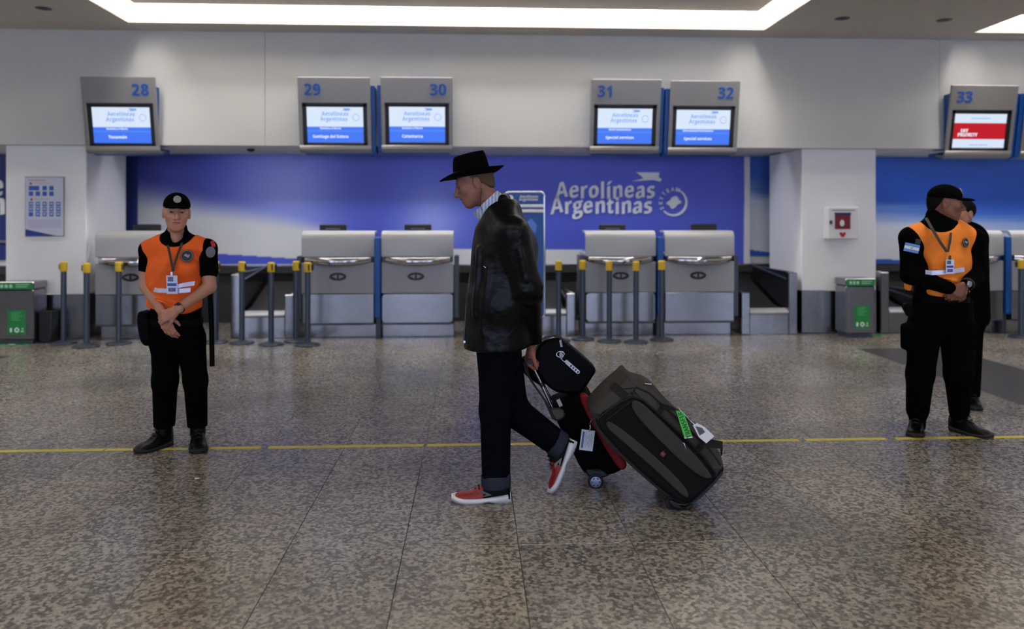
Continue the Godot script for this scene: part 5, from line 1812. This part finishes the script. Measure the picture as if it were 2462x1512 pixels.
	v.plane(Vector3(-0.0743, 0.9688, 0.1), Vector3(0, -1, 0), 0.01)
	v.plane(Vector3(-0.1732, 0.9914, 0.1), Vector3(-0.35, -1, 0), 0.02)
	var vest := part("orange_vest", weld([[v.net(0.0085), Transform3D.IDENTITY, null]]), om, o)
	part("reflective_strip", strip([Vector3(-0.1749, 1.138, 0.13), Vector3(-0.1487, 1.134, 0.16), Vector3(-0.0938, 1.138, 0.172), Vector3(-0.0175, 1.146, 0.175), Vector3(0.0749, 1.156, 0.15)], Vector3(0, 0.0145, 0), 0.004), M.reflective_band, vest)
	part("vest_tail", slab(chaikin([Vector2(-0.2432, 1.078), Vector2(-0.2002, 1.056), Vector2(-0.2117, 0.9981), Vector2(-0.2461, 1.007)], 1), -0.03, 0.02, 0.01), om, vest)
	round_badge(o, Vector3(0.092, 1.337, 0.135), Basis(Vector3.UP, 0.5) * Basis(Vector3.RIGHT, -0.12), 0.033)
	part("lanyard", strip([Vector3(-0.1299, 1.503, 0.05), Vector3(-0.1327, 1.435, 0.13), Vector3(-0.0955, 1.333, 0.175), Vector3(-0.0592, 1.275, 0.185)], Vector3(0.009, 0.003, 0), 0.003), M.lanyard_dark, o)
	part("lanyard", strip([Vector3(0.0161, 1.444, 0.1), Vector3(-0.0258, 1.36, 0.165), Vector3(-0.0537, 1.275, 0.185)], Vector3(0.007, 0.0, 0), 0.003), M.lanyard_dark, o)
	id_card(o, Vector3(-0.0442, 1.178, 0.188), Basis(Vector3.UP, 0.1), 0.058, 0.094)
	# sleeve flag, name tape, watch
	var fim := Image.create(24, 15, false, Image.FORMAT_RGB8)
	fim.fill(c8(110, 158, 226))
	fim.fill_rect(Rect2i(0, 5, 24, 5), c8(236, 240, 250))
	fim.fill_rect(Rect2i(10, 6, 4, 3), c8(216, 190, 110))
	var pb := Basis(Vector3.UP, -0.45) * Basis(Vector3.BACK, -0.22)
	part("sleeve_flag", sheet(0.092, 0.058, 0.004), print_mat("flag_print", fim, 0.7), o, Vector3(-0.2391, 1.298, 0.074), pb, "pale blue and white flag patch")
	part("name_tape", box(Vector3(0.085, 0.035, 0.004)), M.badge_black, o, Vector3(-0.2244, 1.347, 0.073), pb)
	var w := part("wrist_watch", slab(oval(0.022, 0.024, 18), 0.0, 0.012, 0.004), M.chrome, o, Vector3(0.0478, 1.066, 0.245), Basis(Vector3.UP, 0.5) * Basis(Vector3.BACK, -0.6), "silver wrist watch")
	part("watch_dial", slab(oval(0.017, 0.019, 16), 0.012, 0.014, 0.0), M.badge, w)
	part("watch_strap", lathe([Vector2(0.040, -0.01), Vector2(0.044, -0.008), Vector2(0.044, 0.008), Vector2(0.040, 0.01)], 20), M.rubber, o, Vector3(0.0654, 1.062, 0.205), aim(Vector3(0.0462, 1.042, 0.2) - Vector3(0.2472, 1.127, 0.02), Vector3.BACK))
	var t := Field.new()
	t.cap(Vector3(0, 0.9618, 0), Vector3(-0.0058, 0.7948, 0), 0.135, 0.14, 0.05, Vector3.RIGHT, 1.38)
	t.cap(Vector3(-0.1036, 0.7804, 0), Vector3(-0.1491, 0.4226, 0.01), 0.11, 0.088, 0.04)
	t.cap(Vector3(-0.1491, 0.4226, 0.01), Vector3(-0.1148, 0.1541, -0.09), 0.088, 0.075, 0.03)
	t.cap(Vector3(0.0979, 0.7804, 0), Vector3(0.1152, 0.4226, 0.01), 0.108, 0.090, 0.04)
	t.cap(Vector3(0.1152, 0.4226, 0.01), Vector3(0.1778, 0.1541, -0.09), 0.090, 0.066, 0.03)
	t.cap(Vector3(-0.1148, 0.1541, -0.09), Vector3(-0.1044, 0.0406, -0.11), 0.058, 0.052, 0.02)
	t.cap(Vector3(0.1778, 0.1541, -0.09), Vector3(0.1806, 0.0432, -0.1), 0.058, 0.052, 0.02)
	t.brick(Vector3(-0.2303, 0.6797, 0), Vector3(0.03, 0.09, 0.06), 0.02, 0.03)
	t.brick(Vector3(0.2101, 0.6941, 0), Vector3(0.03, 0.09, 0.06), 0.02, 0.03)
	for q in [[Vector3(-0.2519, 0.3614, 0.06), Vector3(-0.1149, 0.3919, 0.07)], [Vector3(-0.2115, 0.2433, -0.02), Vector3(-0.0926, 0.2168, -0.01)], [Vector3(0.0186, 0.3919, 0.07), Vector3(0.1608, 0.3614, 0.06)], [Vector3(0.0774, 0.2433, -0.02), Vector3(0.2016, 0.2722, -0.02)], [Vector3(-0.2388, 0.58, 0.09), Vector3(-0.1114, 0.6366, 0.09)]]:
		t.cap(q[0], q[1], 0.014, 0.012, 0.03)
	part("cargo_trousers", weld([[t.net(0.011), Transform3D.IDENTITY, null]]), blk, o)
	boot(o, Transform3D(aim_toe(Vector3(-0.5, 0, 0.87)), Vector3(-0.0743, -0.0403, -0.18) * Vector3(1, 0, 1)), M.boot_leather, 0.29, 0.19)
	boot(o, Transform3D(aim_toe(Vector3(0.56, 0, 0.83)), Vector3(0.138, -0.0321, -0.15) * Vector3(1, 0, 1)), M.boot_leather, 0.29, 0.19)
	part("belt", loft(belt_rings(Vector3(0, 0.9445, 0), 0.185, 0.145)), mk("duty_black", c8(8, 8, 8), 0.7, 0.0, 0.2), o)
	part("radio_pouch", box(Vector3(0.05, 0.10, 0.06), 0.015), M.duty_black, o, Vector3(-0.2425, 0.8703, 0.03), Basis(Vector3.BACK, 0.5))
	part("baton", tube([Vector3(0.2044, 0.9387, 0), Vector3(0.2071, 0.7387, 0.01), Vector3(0.2128, 0.5278, 0.02)], 0.017, 10), M.duty_black, o)

# ---- someone half hidden behind the guard
func bystander() -> void:
	var o := thing("person", "person in dark jacket with lime shoulder, mostly hidden behind the man guard", "person", Vector3(3.969, 0, -6.112), FACING)
	var skin := c8(176, 124, 100)
	var hx := Transform3D(aim_toe(Vector3(-0.97, 0, 0.25)), Vector3(-0.06, 1.537, 0))
	var hf := head_field({"neck": Vector3(0, -0.17, -0.03), "neck_r": 0.052})
	var b := Field.new()
	b.cap(Vector3(-0.0333, 1.217, 0), Vector3(-0.0333, 0.85, 0), 0.09, 0.11, 0.05, Vector3.RIGHT, 1.3)
	b.cap(Vector3(-0.0667, 0.7833, 0), Vector3(-0.0667, 0.1833, 0), 0.08, 0.04, 0.03)
	b.cap(Vector3(0.02, 0.7833, 0), Vector3(0.02, 0.1833, 0), 0.08, 0.04, 0.03)
	b.cap(Vector3(-0.14, 1.35, 0), Vector3(-0.1959, 0.9259, 0.1), 0.05, 0.03, 0.02)
	b.cap(Vector3(0.0667, 1.333, 0), Vector3(0.0648, 1.085, 0.02), 0.05, 0.042, 0.02)
	b.cap(Vector3(0.0648, 1.085, 0.02), Vector3(-0.1047, 0.9657, 0.18), 0.042, 0.03, 0.02)
	var h := hand_field(-1.0, [0.5, 0.5, 0.5, 0.5])
	part("body", weld([[hf.net(0.0045), hx, face_paint(skin, c8(150, 92, 84), c8(26, 22, 20))], [b.net(0.016), Transform3D.IDENTITY, plain(skin)], [h.net(0.006), Transform3D(aim(Vector3(-1, -0.5, 0.2), Vector3.BACK), Vector3(-0.1111, 0.9592, 0.18)), plain(skin)], [h.net(0.006), Transform3D(aim(Vector3(1, -0.6, 0.2), Vector3.BACK), Vector3(-0.1894, 0.9194, 0.1)), plain(skin)]], true), skin_mat("skin_bystander", skin), o)
	var hr := Field.new()
	hr.ell(Vector3(0, 0.035, -0.018), Vector3(0.081, 0.088, 0.100), 0.02)
	hr.plane(Vector3(0, 0.03, 0.04), Vector3(0, -0.62, 0.78), 0.02)
	part("hair", weld([[hr.net(0.007), hx, null]]), M.hair_guard, o)
	var blk: Material = M.uniform_black
	var s := Field.new()
	s.cap(Vector3(-0.0333, 1.35, 0), Vector3(-0.0333, 0.7167, 0), 0.13, 0.145, 0.05, Vector3.RIGHT, 1.3)
	s.cap(Vector3(-0.0333, 1.383, 0), Vector3(-0.14, 1.333, 0), 0.07, 0.07, 0.04)
	s.cap(Vector3(-0.0267, 1.39, 0), Vector3(0.0567, 1.333, 0), 0.06, 0.072, 0.04)
	s.cap(Vector3(-0.14, 1.333, 0), Vector3(-0.1578, 1.068, 0.02), 0.07, 0.06, 0.03)
	s.cap(Vector3(-0.1578, 1.068, 0.02), Vector3(-0.1894, 0.9259, 0.1), 0.06, 0.045, 0.03)
	s.cap(Vector3(0.0567, 1.333, 0), Vector3(0.0581, 1.085, 0.02), 0.072, 0.06, 0.03)
	s.cap(Vector3(0.0581, 1.085, 0.02), Vector3(-0.0924, 0.9648, 0.17), 0.06, 0.045, 0.03)
	s.plane(Vector3(-0.0333, 0.6433, 0), Vector3(0, -1, 0))
	var jk := part("dark_jacket", weld([[s.net(0.012), Transform3D.IDENTITY, null]]), blk, o)
	var lime := Field.new()
	lime.cap(Vector3(-0.0133, 1.397, 0), Vector3(0.0567, 1.35, 0), 0.066, 0.078, 0.04)
	lime.plane(Vector3(0.05, 1.39, 0), Vector3(0.5, -1, 0))
	lime.plane(Vector3(0.0133, 1.383, 0), Vector3(-1, 0, 0))
	part("lime_shoulder", weld([[lime.net(0.01), Transform3D.IDENTITY, null]]), cloth("lime_cloth", c8(206, 232, 60), 0.8, 0.4), jk, Vector3.ZERO, Basis.IDENTITY, "lime yellow shoulder panel")
	part("sleeve_patch", slab(oval(0.03, 0.05, 16), 0.0, 0.006, 0.002), M.patch_grey, jk, Vector3(0.024, 1.292, 0.072), Basis(Vector3.UP, 0.4))
	var t := Field.new()
	t.cap(Vector3(-0.0333, 0.7833, 0), Vector3(-0.0333, 0.6833, 0), 0.125, 0.125, 0.04, Vector3.RIGHT, 1.3)
	t.cap(Vector3(-0.07, 0.6833, 0), Vector3(-0.07, 0.1, 0), 0.09, 0.065, 0.03)
	t.cap(Vector3(0.0167, 0.6833, 0), Vector3(0.0167, 0.1, 0), 0.09, 0.065, 0.03)
	part("trousers", weld([[t.net(0.014), Transform3D.IDENTITY, null]]), blk, o)
	boot(o, Transform3D(aim_toe(Vector3(-0.5, 0, 0.87)), Vector3(-0.0301, 0.0271, -0.07) * Vector3(1, 0, 1)), M.boot_leather, 0.27, 0.13)
	boot(o, Transform3D(aim_toe(Vector3(-0.4, 0, 0.9)), Vector3(0.0576, 0.0271, -0.07) * Vector3(1, 0, 1)), M.boot_leather, 0.27, 0.13)

# ---------------------------------------------------------------- luggage
func sub(points: Array, c: Vector2) -> Array:
	var out := []
	for p in points:
		out.append(p - c)
	return out

func flat_rot(angle: float) -> Basis:
	return Basis(Vector3.BACK, angle)

func luggage() -> void:
	var nylon := cloth("nylon_black", c8(7, 7, 8), 0.8, 0.5, 0.0, 0.15)
	var red := cloth("nylon_red", c8(134, 16, 20), 0.6, 0.5, 0.0, 0.4)
	var grey := cloth("canvas_grey", c8(70, 65, 61), 0.85, 0.8, 0.1, 0.2)
	var dark := cloth("canvas_dark", c8(26, 24, 23), 0.85, 0.6, 0.0, 0.2)
	var pad := cloth("pad_grey", c8(64, 60, 58), 0.8, 0.4, 0.1, 0.2)
	var web := mk("webbing", c8(12, 12, 12), 0.8)

	# --- black and red trolley case with its long handle
	var t := thing("trolley_case", "black and red trolley case held by the walking man's handle", "suitcase", Vector3(0.6792, 0, -4.342), FACING)
	part("body", slab(chaikin([Vector2(-0.2451, 0.4387), Vector2(-0.2127, 0.3601), Vector2(-0.1202, 0.1844), Vector2(-0.0786, 0.0965), Vector2(-0.037, 0.0595), Vector2(0.0694, 0.0618), Vector2(0.141, 0.085), Vector2(0.1803, 0.1312), Vector2(0.0879, 0.2676), Vector2(0.0185, 0.3902), Vector2(0, 0.4826), Vector2(-0.0462, 0.5266), Vector2(-0.0925, 0.522), Vector2(-0.1526, 0.4803), Vector2(-0.2035, 0.4572)], 2), -0.34, 0.0, 0.035, 3), nylon, t)
	part("red_gusset", slab(chaikin([Vector2(-0.0974, 0.5113), Vector2(-0.0628, 0.5298), Vector2(-0.0281, 0.5021), Vector2(0.0111, 0.4374), Vector2(0.0458, 0.3334), Vector2(0.1151, 0.2225), Vector2(0.1867, 0.1301), Vector2(0.1428, 0.0839), Vector2(0.0689, 0.1902), Vector2(-0.0004, 0.3103), Vector2(-0.0512, 0.4073)], 2), -0.30, 0.006, 0.015, 2), red, t, Vector3.ZERO, Basis.IDENTITY, "red gusset")
	part("handle_base", slab(chaikin([Vector2(-0.2543, 0.4387), Vector2(-0.185, 0.448), Vector2(-0.1619, 0.4017), Vector2(-0.2127, 0.3693), Vector2(-0.2405, 0.3925)], 1), -0.26, 0.012, 0.012, 2), mk("bronze_grey", c8(62, 55, 48), 0.5), t)
	var rods := []
	for z in [-0.035, -0.225]:
		part("handle_rod", tube([Vector3(-0.2335, 0.4248, 0) + Vector3(0, 0, z), Vector3(-0.3006, 0.5751, 0) + Vector3(0, 0, z)], 0.0105, 10), M.steel, t)
		part("handle_rod", tube([Vector3(-0.296, 0.5636, 0) + Vector3(0, 0, z), Vector3(-0.3653, 0.7069, 0) + Vector3(0, 0, z)], 0.008, 10), M.steel, t)
		part("rod_collar", tube([Vector3(-0.2936, 0.5589, 0) + Vector3(0, 0, z), Vector3(-0.3029, 0.5798, 0) + Vector3(0, 0, z)], 0.013, 10), M.black_plastic, t)
	part("handle_grip", tube([Vector3(-0.3653, 0.7092, 0) + Vector3(0, 0, 0.03), Vector3(-0.3676, 0.7139, 0) + Vector3(0, 0, -0.05), Vector3(-0.3699, 0.7185, 0) + Vector3(0, 0, -0.21), Vector3(-0.3676, 0.7116, 0) + Vector3(0, 0, -0.26)], 0.015, 10), M.black_plastic, t)
	for z in [-0.006, -0.33]:
		var w := part("wheel", lathe([Vector2(0.0, -0.014), Vector2(0.030, -0.014), Vector2(0.041, -0.012), Vector2(0.044, -0.006), Vector2(0.044, 0.006), Vector2(0.041, 0.012), Vector2(0.030, 0.014), Vector2(0.0, 0.014)], 28), M.rubber, t, Vector3(0, 0.0376, 0) + Vector3(0, 0, z), Basis(Vector3.RIGHT, PI / 2))
		part("hub", lathe([Vector2(0.0, 0.010), Vector2(0.028, 0.010), Vector2(0.031, 0.015), Vector2(0.028, 0.017), Vector2(0.0, 0.018)], 24), mk("hub_silver", c8(140, 150, 176), 0.35, 0.5), w, Vector3.ZERO, Basis.IDENTITY, "silver hub with dark slots")
		for k in 6:
			var a := TAU * k / 6.0
			part("slot", box(Vector3(0.009, 0.004, 0.006), 0.001), M.black_plastic, w, Vector3(cos(a) * 0.0215, 0.0175, sin(a) * 0.0215), Basis(Vector3.UP, -a + PI / 2))
	part("wheel_housing", slab(chaikin([Vector2(-0.0647, 0.1058), Vector2(0.0185, 0.1243), Vector2(0.074, 0.078), Vector2(0.0694, 0.0595), Vector2(-0.037, 0.0549)], 1), -0.30, 0.0, 0.01), M.black_plastic, t)
	part("strap", strip([Vector3(-0.3932, 0.6995, 0.01), Vector3(-0.3794, 0.6353, 0.012), Vector3(-0.3425, 0.5777, 0.012), Vector3(-0.278, 0.4854, 0.012), Vector3(-0.2323, 0.3837, 0.02)], Vector3(0.012, -0.008, 0), 0.004), web, t)
	part("buckle", box(Vector3(0.028, 0.05, 0.012), 0.004), M.chrome, t, Vector3(-0.203, 0.4827, 0.03), flat_rot(0.45))
	# address tag on a clip
	var im := Image.create(40, 60, false, Image.FORMAT_RGB8)
	im.fill(c8(206, 212, 226))
	im.fill_rect(Rect2i(4, 6, 6, 48), c8(70, 96, 140))
	for i in 6:
		im.fill_rect(Rect2i(14 + i * 4, 8 + (i * 7) % 9, 1, 40 - (i * 5) % 14), c8(120, 124, 140))
	var tagp := part("address_tag", sheet(0.073, 0.112, 0.004), print_mat("address_tag_print", im, 0.35), t, Vector3(-0.056, 0.293, 0.09), flat_rot(-0.13), "white address tag with printed lines")
	part("tag_clip", tube([Vector3(0.006, 0.052, 0.003), Vector3(0.008, 0.072, 0.004), Vector3(0.004, 0.09, 0.0), Vector3(0.012, 0.108, -0.005)], 0.005, 6), M.chrome, tagp)

	# --- black briefcase riding on the trolley
	var k := thing("briefcase", "black briefcase with silver clasp strapped on top of the trolley case", "bag", Vector3(0.4734, 0, -4.415), FACING)
	part("body", slab(chaikin([Vector2(-0.0938, 0.8081), Vector2(0.0047, 0.8292), Vector2(0.0328, 0.8128), Vector2(0.2111, 0.6627), Vector2(0.2205, 0.6345), Vector2(0.1994, 0.6017), Vector2(0.1454, 0.5196), Vector2(0.122, 0.5079), Vector2(0.0047, 0.5102), Vector2(-0.0563, 0.5501), Vector2(-0.1173, 0.6204), Vector2(-0.1337, 0.7143)], 1), -0.15, 0.0, 0.018, 3), mk("briefcase_leather", c8(6, 6, 6), 0.5, 0.0, 0.2), k)
	part("pouch", slab(chaikin([Vector2(-0.2017, 0.6955), Vector2(-0.1829, 0.7096), Vector2(-0.1313, 0.6955), Vector2(-0.1032, 0.6087), Vector2(-0.0563, 0.5313), Vector2(-0.0938, 0.5454), Vector2(-0.1829, 0.6064), Vector2(-0.197, 0.6439)], 2), -0.14, -0.02, 0.025, 3), nylon, k)
	part("zip_tab", box(Vector3(0.016, 0.044, 0.010), 0.003), M.chrome, k, Vector3(0.0184, 0.795, 0.006), flat_rot(0.2))
	part("carry_handle", tube([Vector3(-0.0974, 0.7829, -0.1), Vector3(-0.0758, 0.7973, -0.1), Vector3(-0.0374, 0.8117, -0.1), Vector3(-0.0086, 0.8189, -0.1), Vector3(0.0154, 0.8117, -0.1)], 0.009, 8), M.briefcase_leather, k)
	part("handle_ring", tube([Vector3(-0.0998, 0.7845, -0.03), Vector3(-0.0833, 0.8058, -0.03), Vector3(-0.0502, 0.8152, -0.03), Vector3(-0.0219, 0.8246, -0.03), Vector3(-0.0054, 0.8176, -0.03)], 0.005, 6), M.chrome, k)
	var ring := []
	for i in 14:
		ring.append(Vector3(cos(TAU * i / 14) * 0.022, sin(TAU * i / 14) * 0.017, 0))
	part("clasp", tube(ring, 0.005, 6, true), M.chrome, k, Vector3(0.0152, 0.7365, 0.02))
	part("clasp_pull", slab(chaikin([Vector2(0.0094, 0.7565), Vector2(0.0281, 0.7518), Vector2(0.0375, 0.7236), Vector2(0.0235, 0.7049), Vector2(0.007, 0.7143)], 1), 0.008, 0.02, 0.003), M.chrome, k)
	part("name_plate", slab(round_rect(0.112, 0.026, 0.0128, 5), 0.0, 0.008, 0.003), M.chrome, k, Vector3(0.0823, 0.6661, 0.012), flat_rot(-0.72), "long rounded silver name plate")
	for i in 4:
		part("plate_mark", box(Vector3(0.010, 0.012, 0.002), 0.0005), M.slate, k, Vector3(0.0887, 0.6607, 0.0205) + Vector3(0.013, -0.0115, 0) * (i - 1.0), flat_rot(-0.72))
	part("tether", tube([Vector3(0.0176, 0.7174, 0.018), Vector3(0.0318, 0.6984, 0.016), Vector3(0.0479, 0.6898, 0.02)], 0.003, 6), M.chrome, k)

	# --- large grey soft suitcase, leaning
	var s := thing("soft_suitcase", "large grey and black soft suitcase leaning, with green tag", "suitcase", Vector3(1.043, 0, -3.963), FACING)
	part("body", slab(chaikin([Vector2(-0.4374, 0.4728), Vector2(-0.4396, 0.5159), Vector2(-0.3814, 0.5826), Vector2(-0.3233, 0.6365), Vector2(-0.2802, 0.6709), Vector2(-0.2479, 0.7075), Vector2(-0.2242, 0.6752), Vector2(-0.1941, 0.658), Vector2(-0.1208, 0.6408), Vector2(-0.0692, 0.5891), Vector2(-0.0132, 0.5202), Vector2(0.0816, 0.4384), Vector2(0.1763, 0.3651), Vector2(0.2366, 0.2833), Vector2(0.2582, 0.2144), Vector2(0.2495, 0.1799), Vector2(0.1677, 0.0809), Vector2(0.073, -0.0009), Vector2(0.017, -0.0182), Vector2(-0.0261, 0.0034), Vector2(-0.0347, 0.0464), Vector2(-0.1381, 0.1283), Vector2(-0.2457, 0.2252), Vector2(-0.3793, 0.3479)], 2), -0.36, -0.02, 0.075, 4), grey, s)
	part("front_panel", slab(chaikin([Vector2(-0.4095, 0.4837), Vector2(-0.3564, 0.524), Vector2(-0.2928, 0.5643), Vector2(-0.2334, 0.5877), Vector2(-0.1803, 0.5707), Vector2(-0.1231, 0.5177), Vector2(0.0212, 0.3861), Vector2(0.1485, 0.2546), Vector2(0.1952, 0.1824), Vector2(0.174, 0.14), Vector2(0.0806, 0.0551), Vector2(0.0212, 0.0424), Vector2(-0.0382, 0.0763), Vector2(-0.2334, 0.2418), Vector2(-0.3819, 0.3988), Vector2(-0.4159, 0.4498)], 2), -0.08, 0.0, 0.022, 3), dark, s)
	part("pad", slab(chaikin([Vector2(-0.2381, 0.5693), Vector2(-0.2126, 0.5735), Vector2(-0.1745, 0.5523), Vector2(-0.0642, 0.4463), Vector2(0.063, 0.3233), Vector2(0.1563, 0.2131), Vector2(0.1753, 0.1749), Vector2(0.1266, 0.1749), Vector2(0.0333, 0.2428), Vector2(-0.0812, 0.353), Vector2(-0.1914, 0.4675), Vector2(-0.2338, 0.5248)], 2), -0.01, 0.010, 0.008, 3), pad, s, Vector3.ZERO, Basis.IDENTITY, "light grey padded stripe")
	part("pad", slab(chaikin([Vector2(-0.3695, 0.4633), Vector2(-0.3399, 0.4654), Vector2(-0.2126, 0.37), Vector2(-0.0642, 0.2385), Vector2(0.0418, 0.1283), Vector2(0.0587, 0.0732), Vector2(0.0206, 0.0859), Vector2(-0.1066, 0.2089), Vector2(-0.2762, 0.3573), Vector2(-0.3611, 0.4293)], 2), -0.01, 0.008, 0.007, 3), pad, s, Vector3.ZERO, Basis.IDENTITY, "light grey padded stripe")
	part("bottom_guard", slab(chaikin([Vector2(-0.0467, 0.0636), Vector2(0.0212, 0.0424), Vector2(0.0891, 0.0551), Vector2(0.1825, 0.1442), Vector2(0.2419, 0.2249), Vector2(0.2376, 0.1952), Vector2(0.157, 0.1018), Vector2(0.0594, 0.0191), Vector2(0.0042, 0.0021), Vector2(-0.0382, 0.0233)], 1), -0.37, -0.015, 0.012, 2), M.black_plastic, s)
	for z in [-0.05, -0.34]:
		part("wheel", lathe([Vector2(0.0, -0.016), Vector2(0.030, -0.016), Vector2(0.034, -0.01), Vector2(0.034, 0.01), Vector2(0.030, 0.016), Vector2(0.0, 0.016)], 20), M.rubber, s, Vector3(Vector3(-0.0212, 0.0339, 0).x, 0.034, z), Basis(Vector3.RIGHT, PI / 2))
	part("emblem", slab(round_rect(0.026, 0.026, 0.007), 0.0, 0.006, 0.002), mk("emblem_red", c8(110, 20, 26), 0.5), s, Vector3(-0.0778, 0.2997, 0.002), flat_rot(-0.7), "small dark red emblem")
	part("emblem_cross", box(Vector3(0.014, 0.004, 0.002), 0.0005), M.silver_paint, s, Vector3(-0.0791, 0.3017, 0.0085), flat_rot(-0.7))
	# zips
	var z1 := []
	for p in [Vector3(-0.4018, 0.4424, -0.012), Vector3(-0.4082, 0.4764, -0.012), Vector3(-0.3552, 0.5195, -0.01), Vector3(-0.2917, 0.5625, -0.008), Vector3(-0.2322, 0.588, -0.008), Vector3(-0.1769, 0.571, -0.008), Vector3(-0.1174, 0.5199, -0.008), Vector3(0.0272, 0.3881, -0.008), Vector3(0.1553, 0.2557, -0.01), Vector3(0.2026, 0.1785, -0.012)]:
		z1.append(p)
	part("zip", tube(z1, 0.006, 6), web, s)
	part("zip", strip([Vector3(-0.3697, 0.4699, 0.004), Vector3(-0.323, 0.5059, 0.004), Vector3(-0.2679, 0.5483, 0.004), Vector3(-0.2361, 0.5716, 0.004)], Vector3(0.007, 0.009, 0), 0.006), web, s)
	part("zip", tube([Vector3(-0.2109, 0.6332, -0.035), Vector3(-0.1433, 0.6044, -0.03), Vector3(-0.0673, 0.5372, -0.025), Vector3(0.048, 0.4304, -0.025), Vector3(0.1602, 0.3222, -0.03), Vector3(0.227, 0.2293, -0.04)], 0.0055, 6), web, s)
	part("zip_pull", tube([Vector3(0.017, 0.3564, 0), Vector3(0.0301, 0.3545, 0.008), Vector3(0.0339, 0.3381, 0.01), Vector3(0.0385, 0.3206, 0.008)], 0.005, 6), M.chrome, s)
	part("zip_pull", tube([Vector3(-0.1613, 0.6472, -0.05), Vector3(-0.1269, 0.6429, -0.05)], 0.004, 6), M.chrome, s)
	# handles and straps
	part("top_handle", tube([Vector3(-0.3265, 0.5975, -0.12), Vector3(-0.329, 0.6302, -0.1), Vector3(-0.3138, 0.6454, -0.1), Vector3(-0.2934, 0.641, -0.09), Vector3(-0.2687, 0.6085, -0.05)], 0.011, 8), grey, s)
	part("strap", strip([Vector3(-0.3282, 0.6375, -0.055), Vector3(-0.3051, 0.6204, -0.035), Vector3(-0.2656, 0.5871, -0.012)], Vector3(0.014, 0.016, 0), 0.006), web, s)
	part("strap", strip([Vector3(-0.434, 0.4847, -0.03), Vector3(-0.4146, 0.4764, -0.012), Vector3(-0.385, 0.5067, -0.01)], Vector3(0.008, 0.010, 0), 0.006), web, s)
	part("side_handle", strip([Vector3(-0.0924, 0.5122, -0.005), Vector3(-0.0745, 0.546, 0.012), Vector3(-0.0215, 0.5336, 0.022), Vector3(0.0582, 0.4687, 0.024), Vector3(0.1371, 0.3979, 0.012), Vector3(0.1583, 0.3677, -0.005)], Vector3(-0.008, 0.012, 0), 0.009), web, s)
	part("end_strap", strip([Vector3(0.1, 0.3153, -0.01), Vector3(0.1267, 0.3537, 0.02), Vector3(0.1663, 0.3608, 0.03), Vector3(0.2196, 0.3494, 0.02), Vector3(0.2207, 0.3097, 0)], Vector3(0.0, 0.020, 0), 0.008), web, s)
	# flight tags
	part("green_tag", slab([Vector2(-0.017, 0.5283), Vector2(0.0212, 0.5198), Vector2(0.0658, 0.3967), Vector2(0.0255, 0.3904)], 0.0, 0.003, 0.0), mk("tag_green", c8(84, 214, 74), 0.6), s, Vector3(0, 0, 0.03), Basis.IDENTITY, "bright green transfer tag")
	part("tag_lettering", lettering("TRANSFER", 0.022, 0.002, sans, 1.0), M.black_plastic, s, Vector3(0.0264, 0.4567, 0.0345), flat_rot(1.95))
	part("tag_end", slab([Vector2(0.0233, 0.3925), Vector2(0.0658, 0.3967), Vector2(0.0679, 0.3904), Vector2(0.0255, 0.3861)], 0.0, 0.003, 0.0), M.white_print, s, Vector3(0, 0, 0.03))
	var wt := part("white_tag", slab([Vector2(0.0679, 0.454), Vector2(0.0891, 0.4646), Vector2(0.1273, 0.4455), Vector2(0.1761, 0.3988), Vector2(0.1358, 0.3628), Vector2(0.0976, 0.3946)], 0.0, 0.003, 0.0), M.white_print, s, Vector3(0, 0, 0.032), Basis.IDENTITY, "white flight tag with dark print")
	part("tag_print", slab([Vector2(0.0806, 0.4498), Vector2(0.1146, 0.4413), Vector2(0.1294, 0.4201), Vector2(0.1018, 0.4031)], 0.003, 0.005, 0.0), mk("tag_ink", c8(96, 96, 104), 0.7), wt)
	part("tag_loop", strip([Vector3(0.0012, 0.5323, 0.034), Vector3(0.0274, 0.5082, 0.03), Vector3(0.0568, 0.4745, 0.03), Vector3(0.0814, 0.4542, 0.033)], Vector3(0.004, -0.006, 0), 0.002), M.white_print, s)
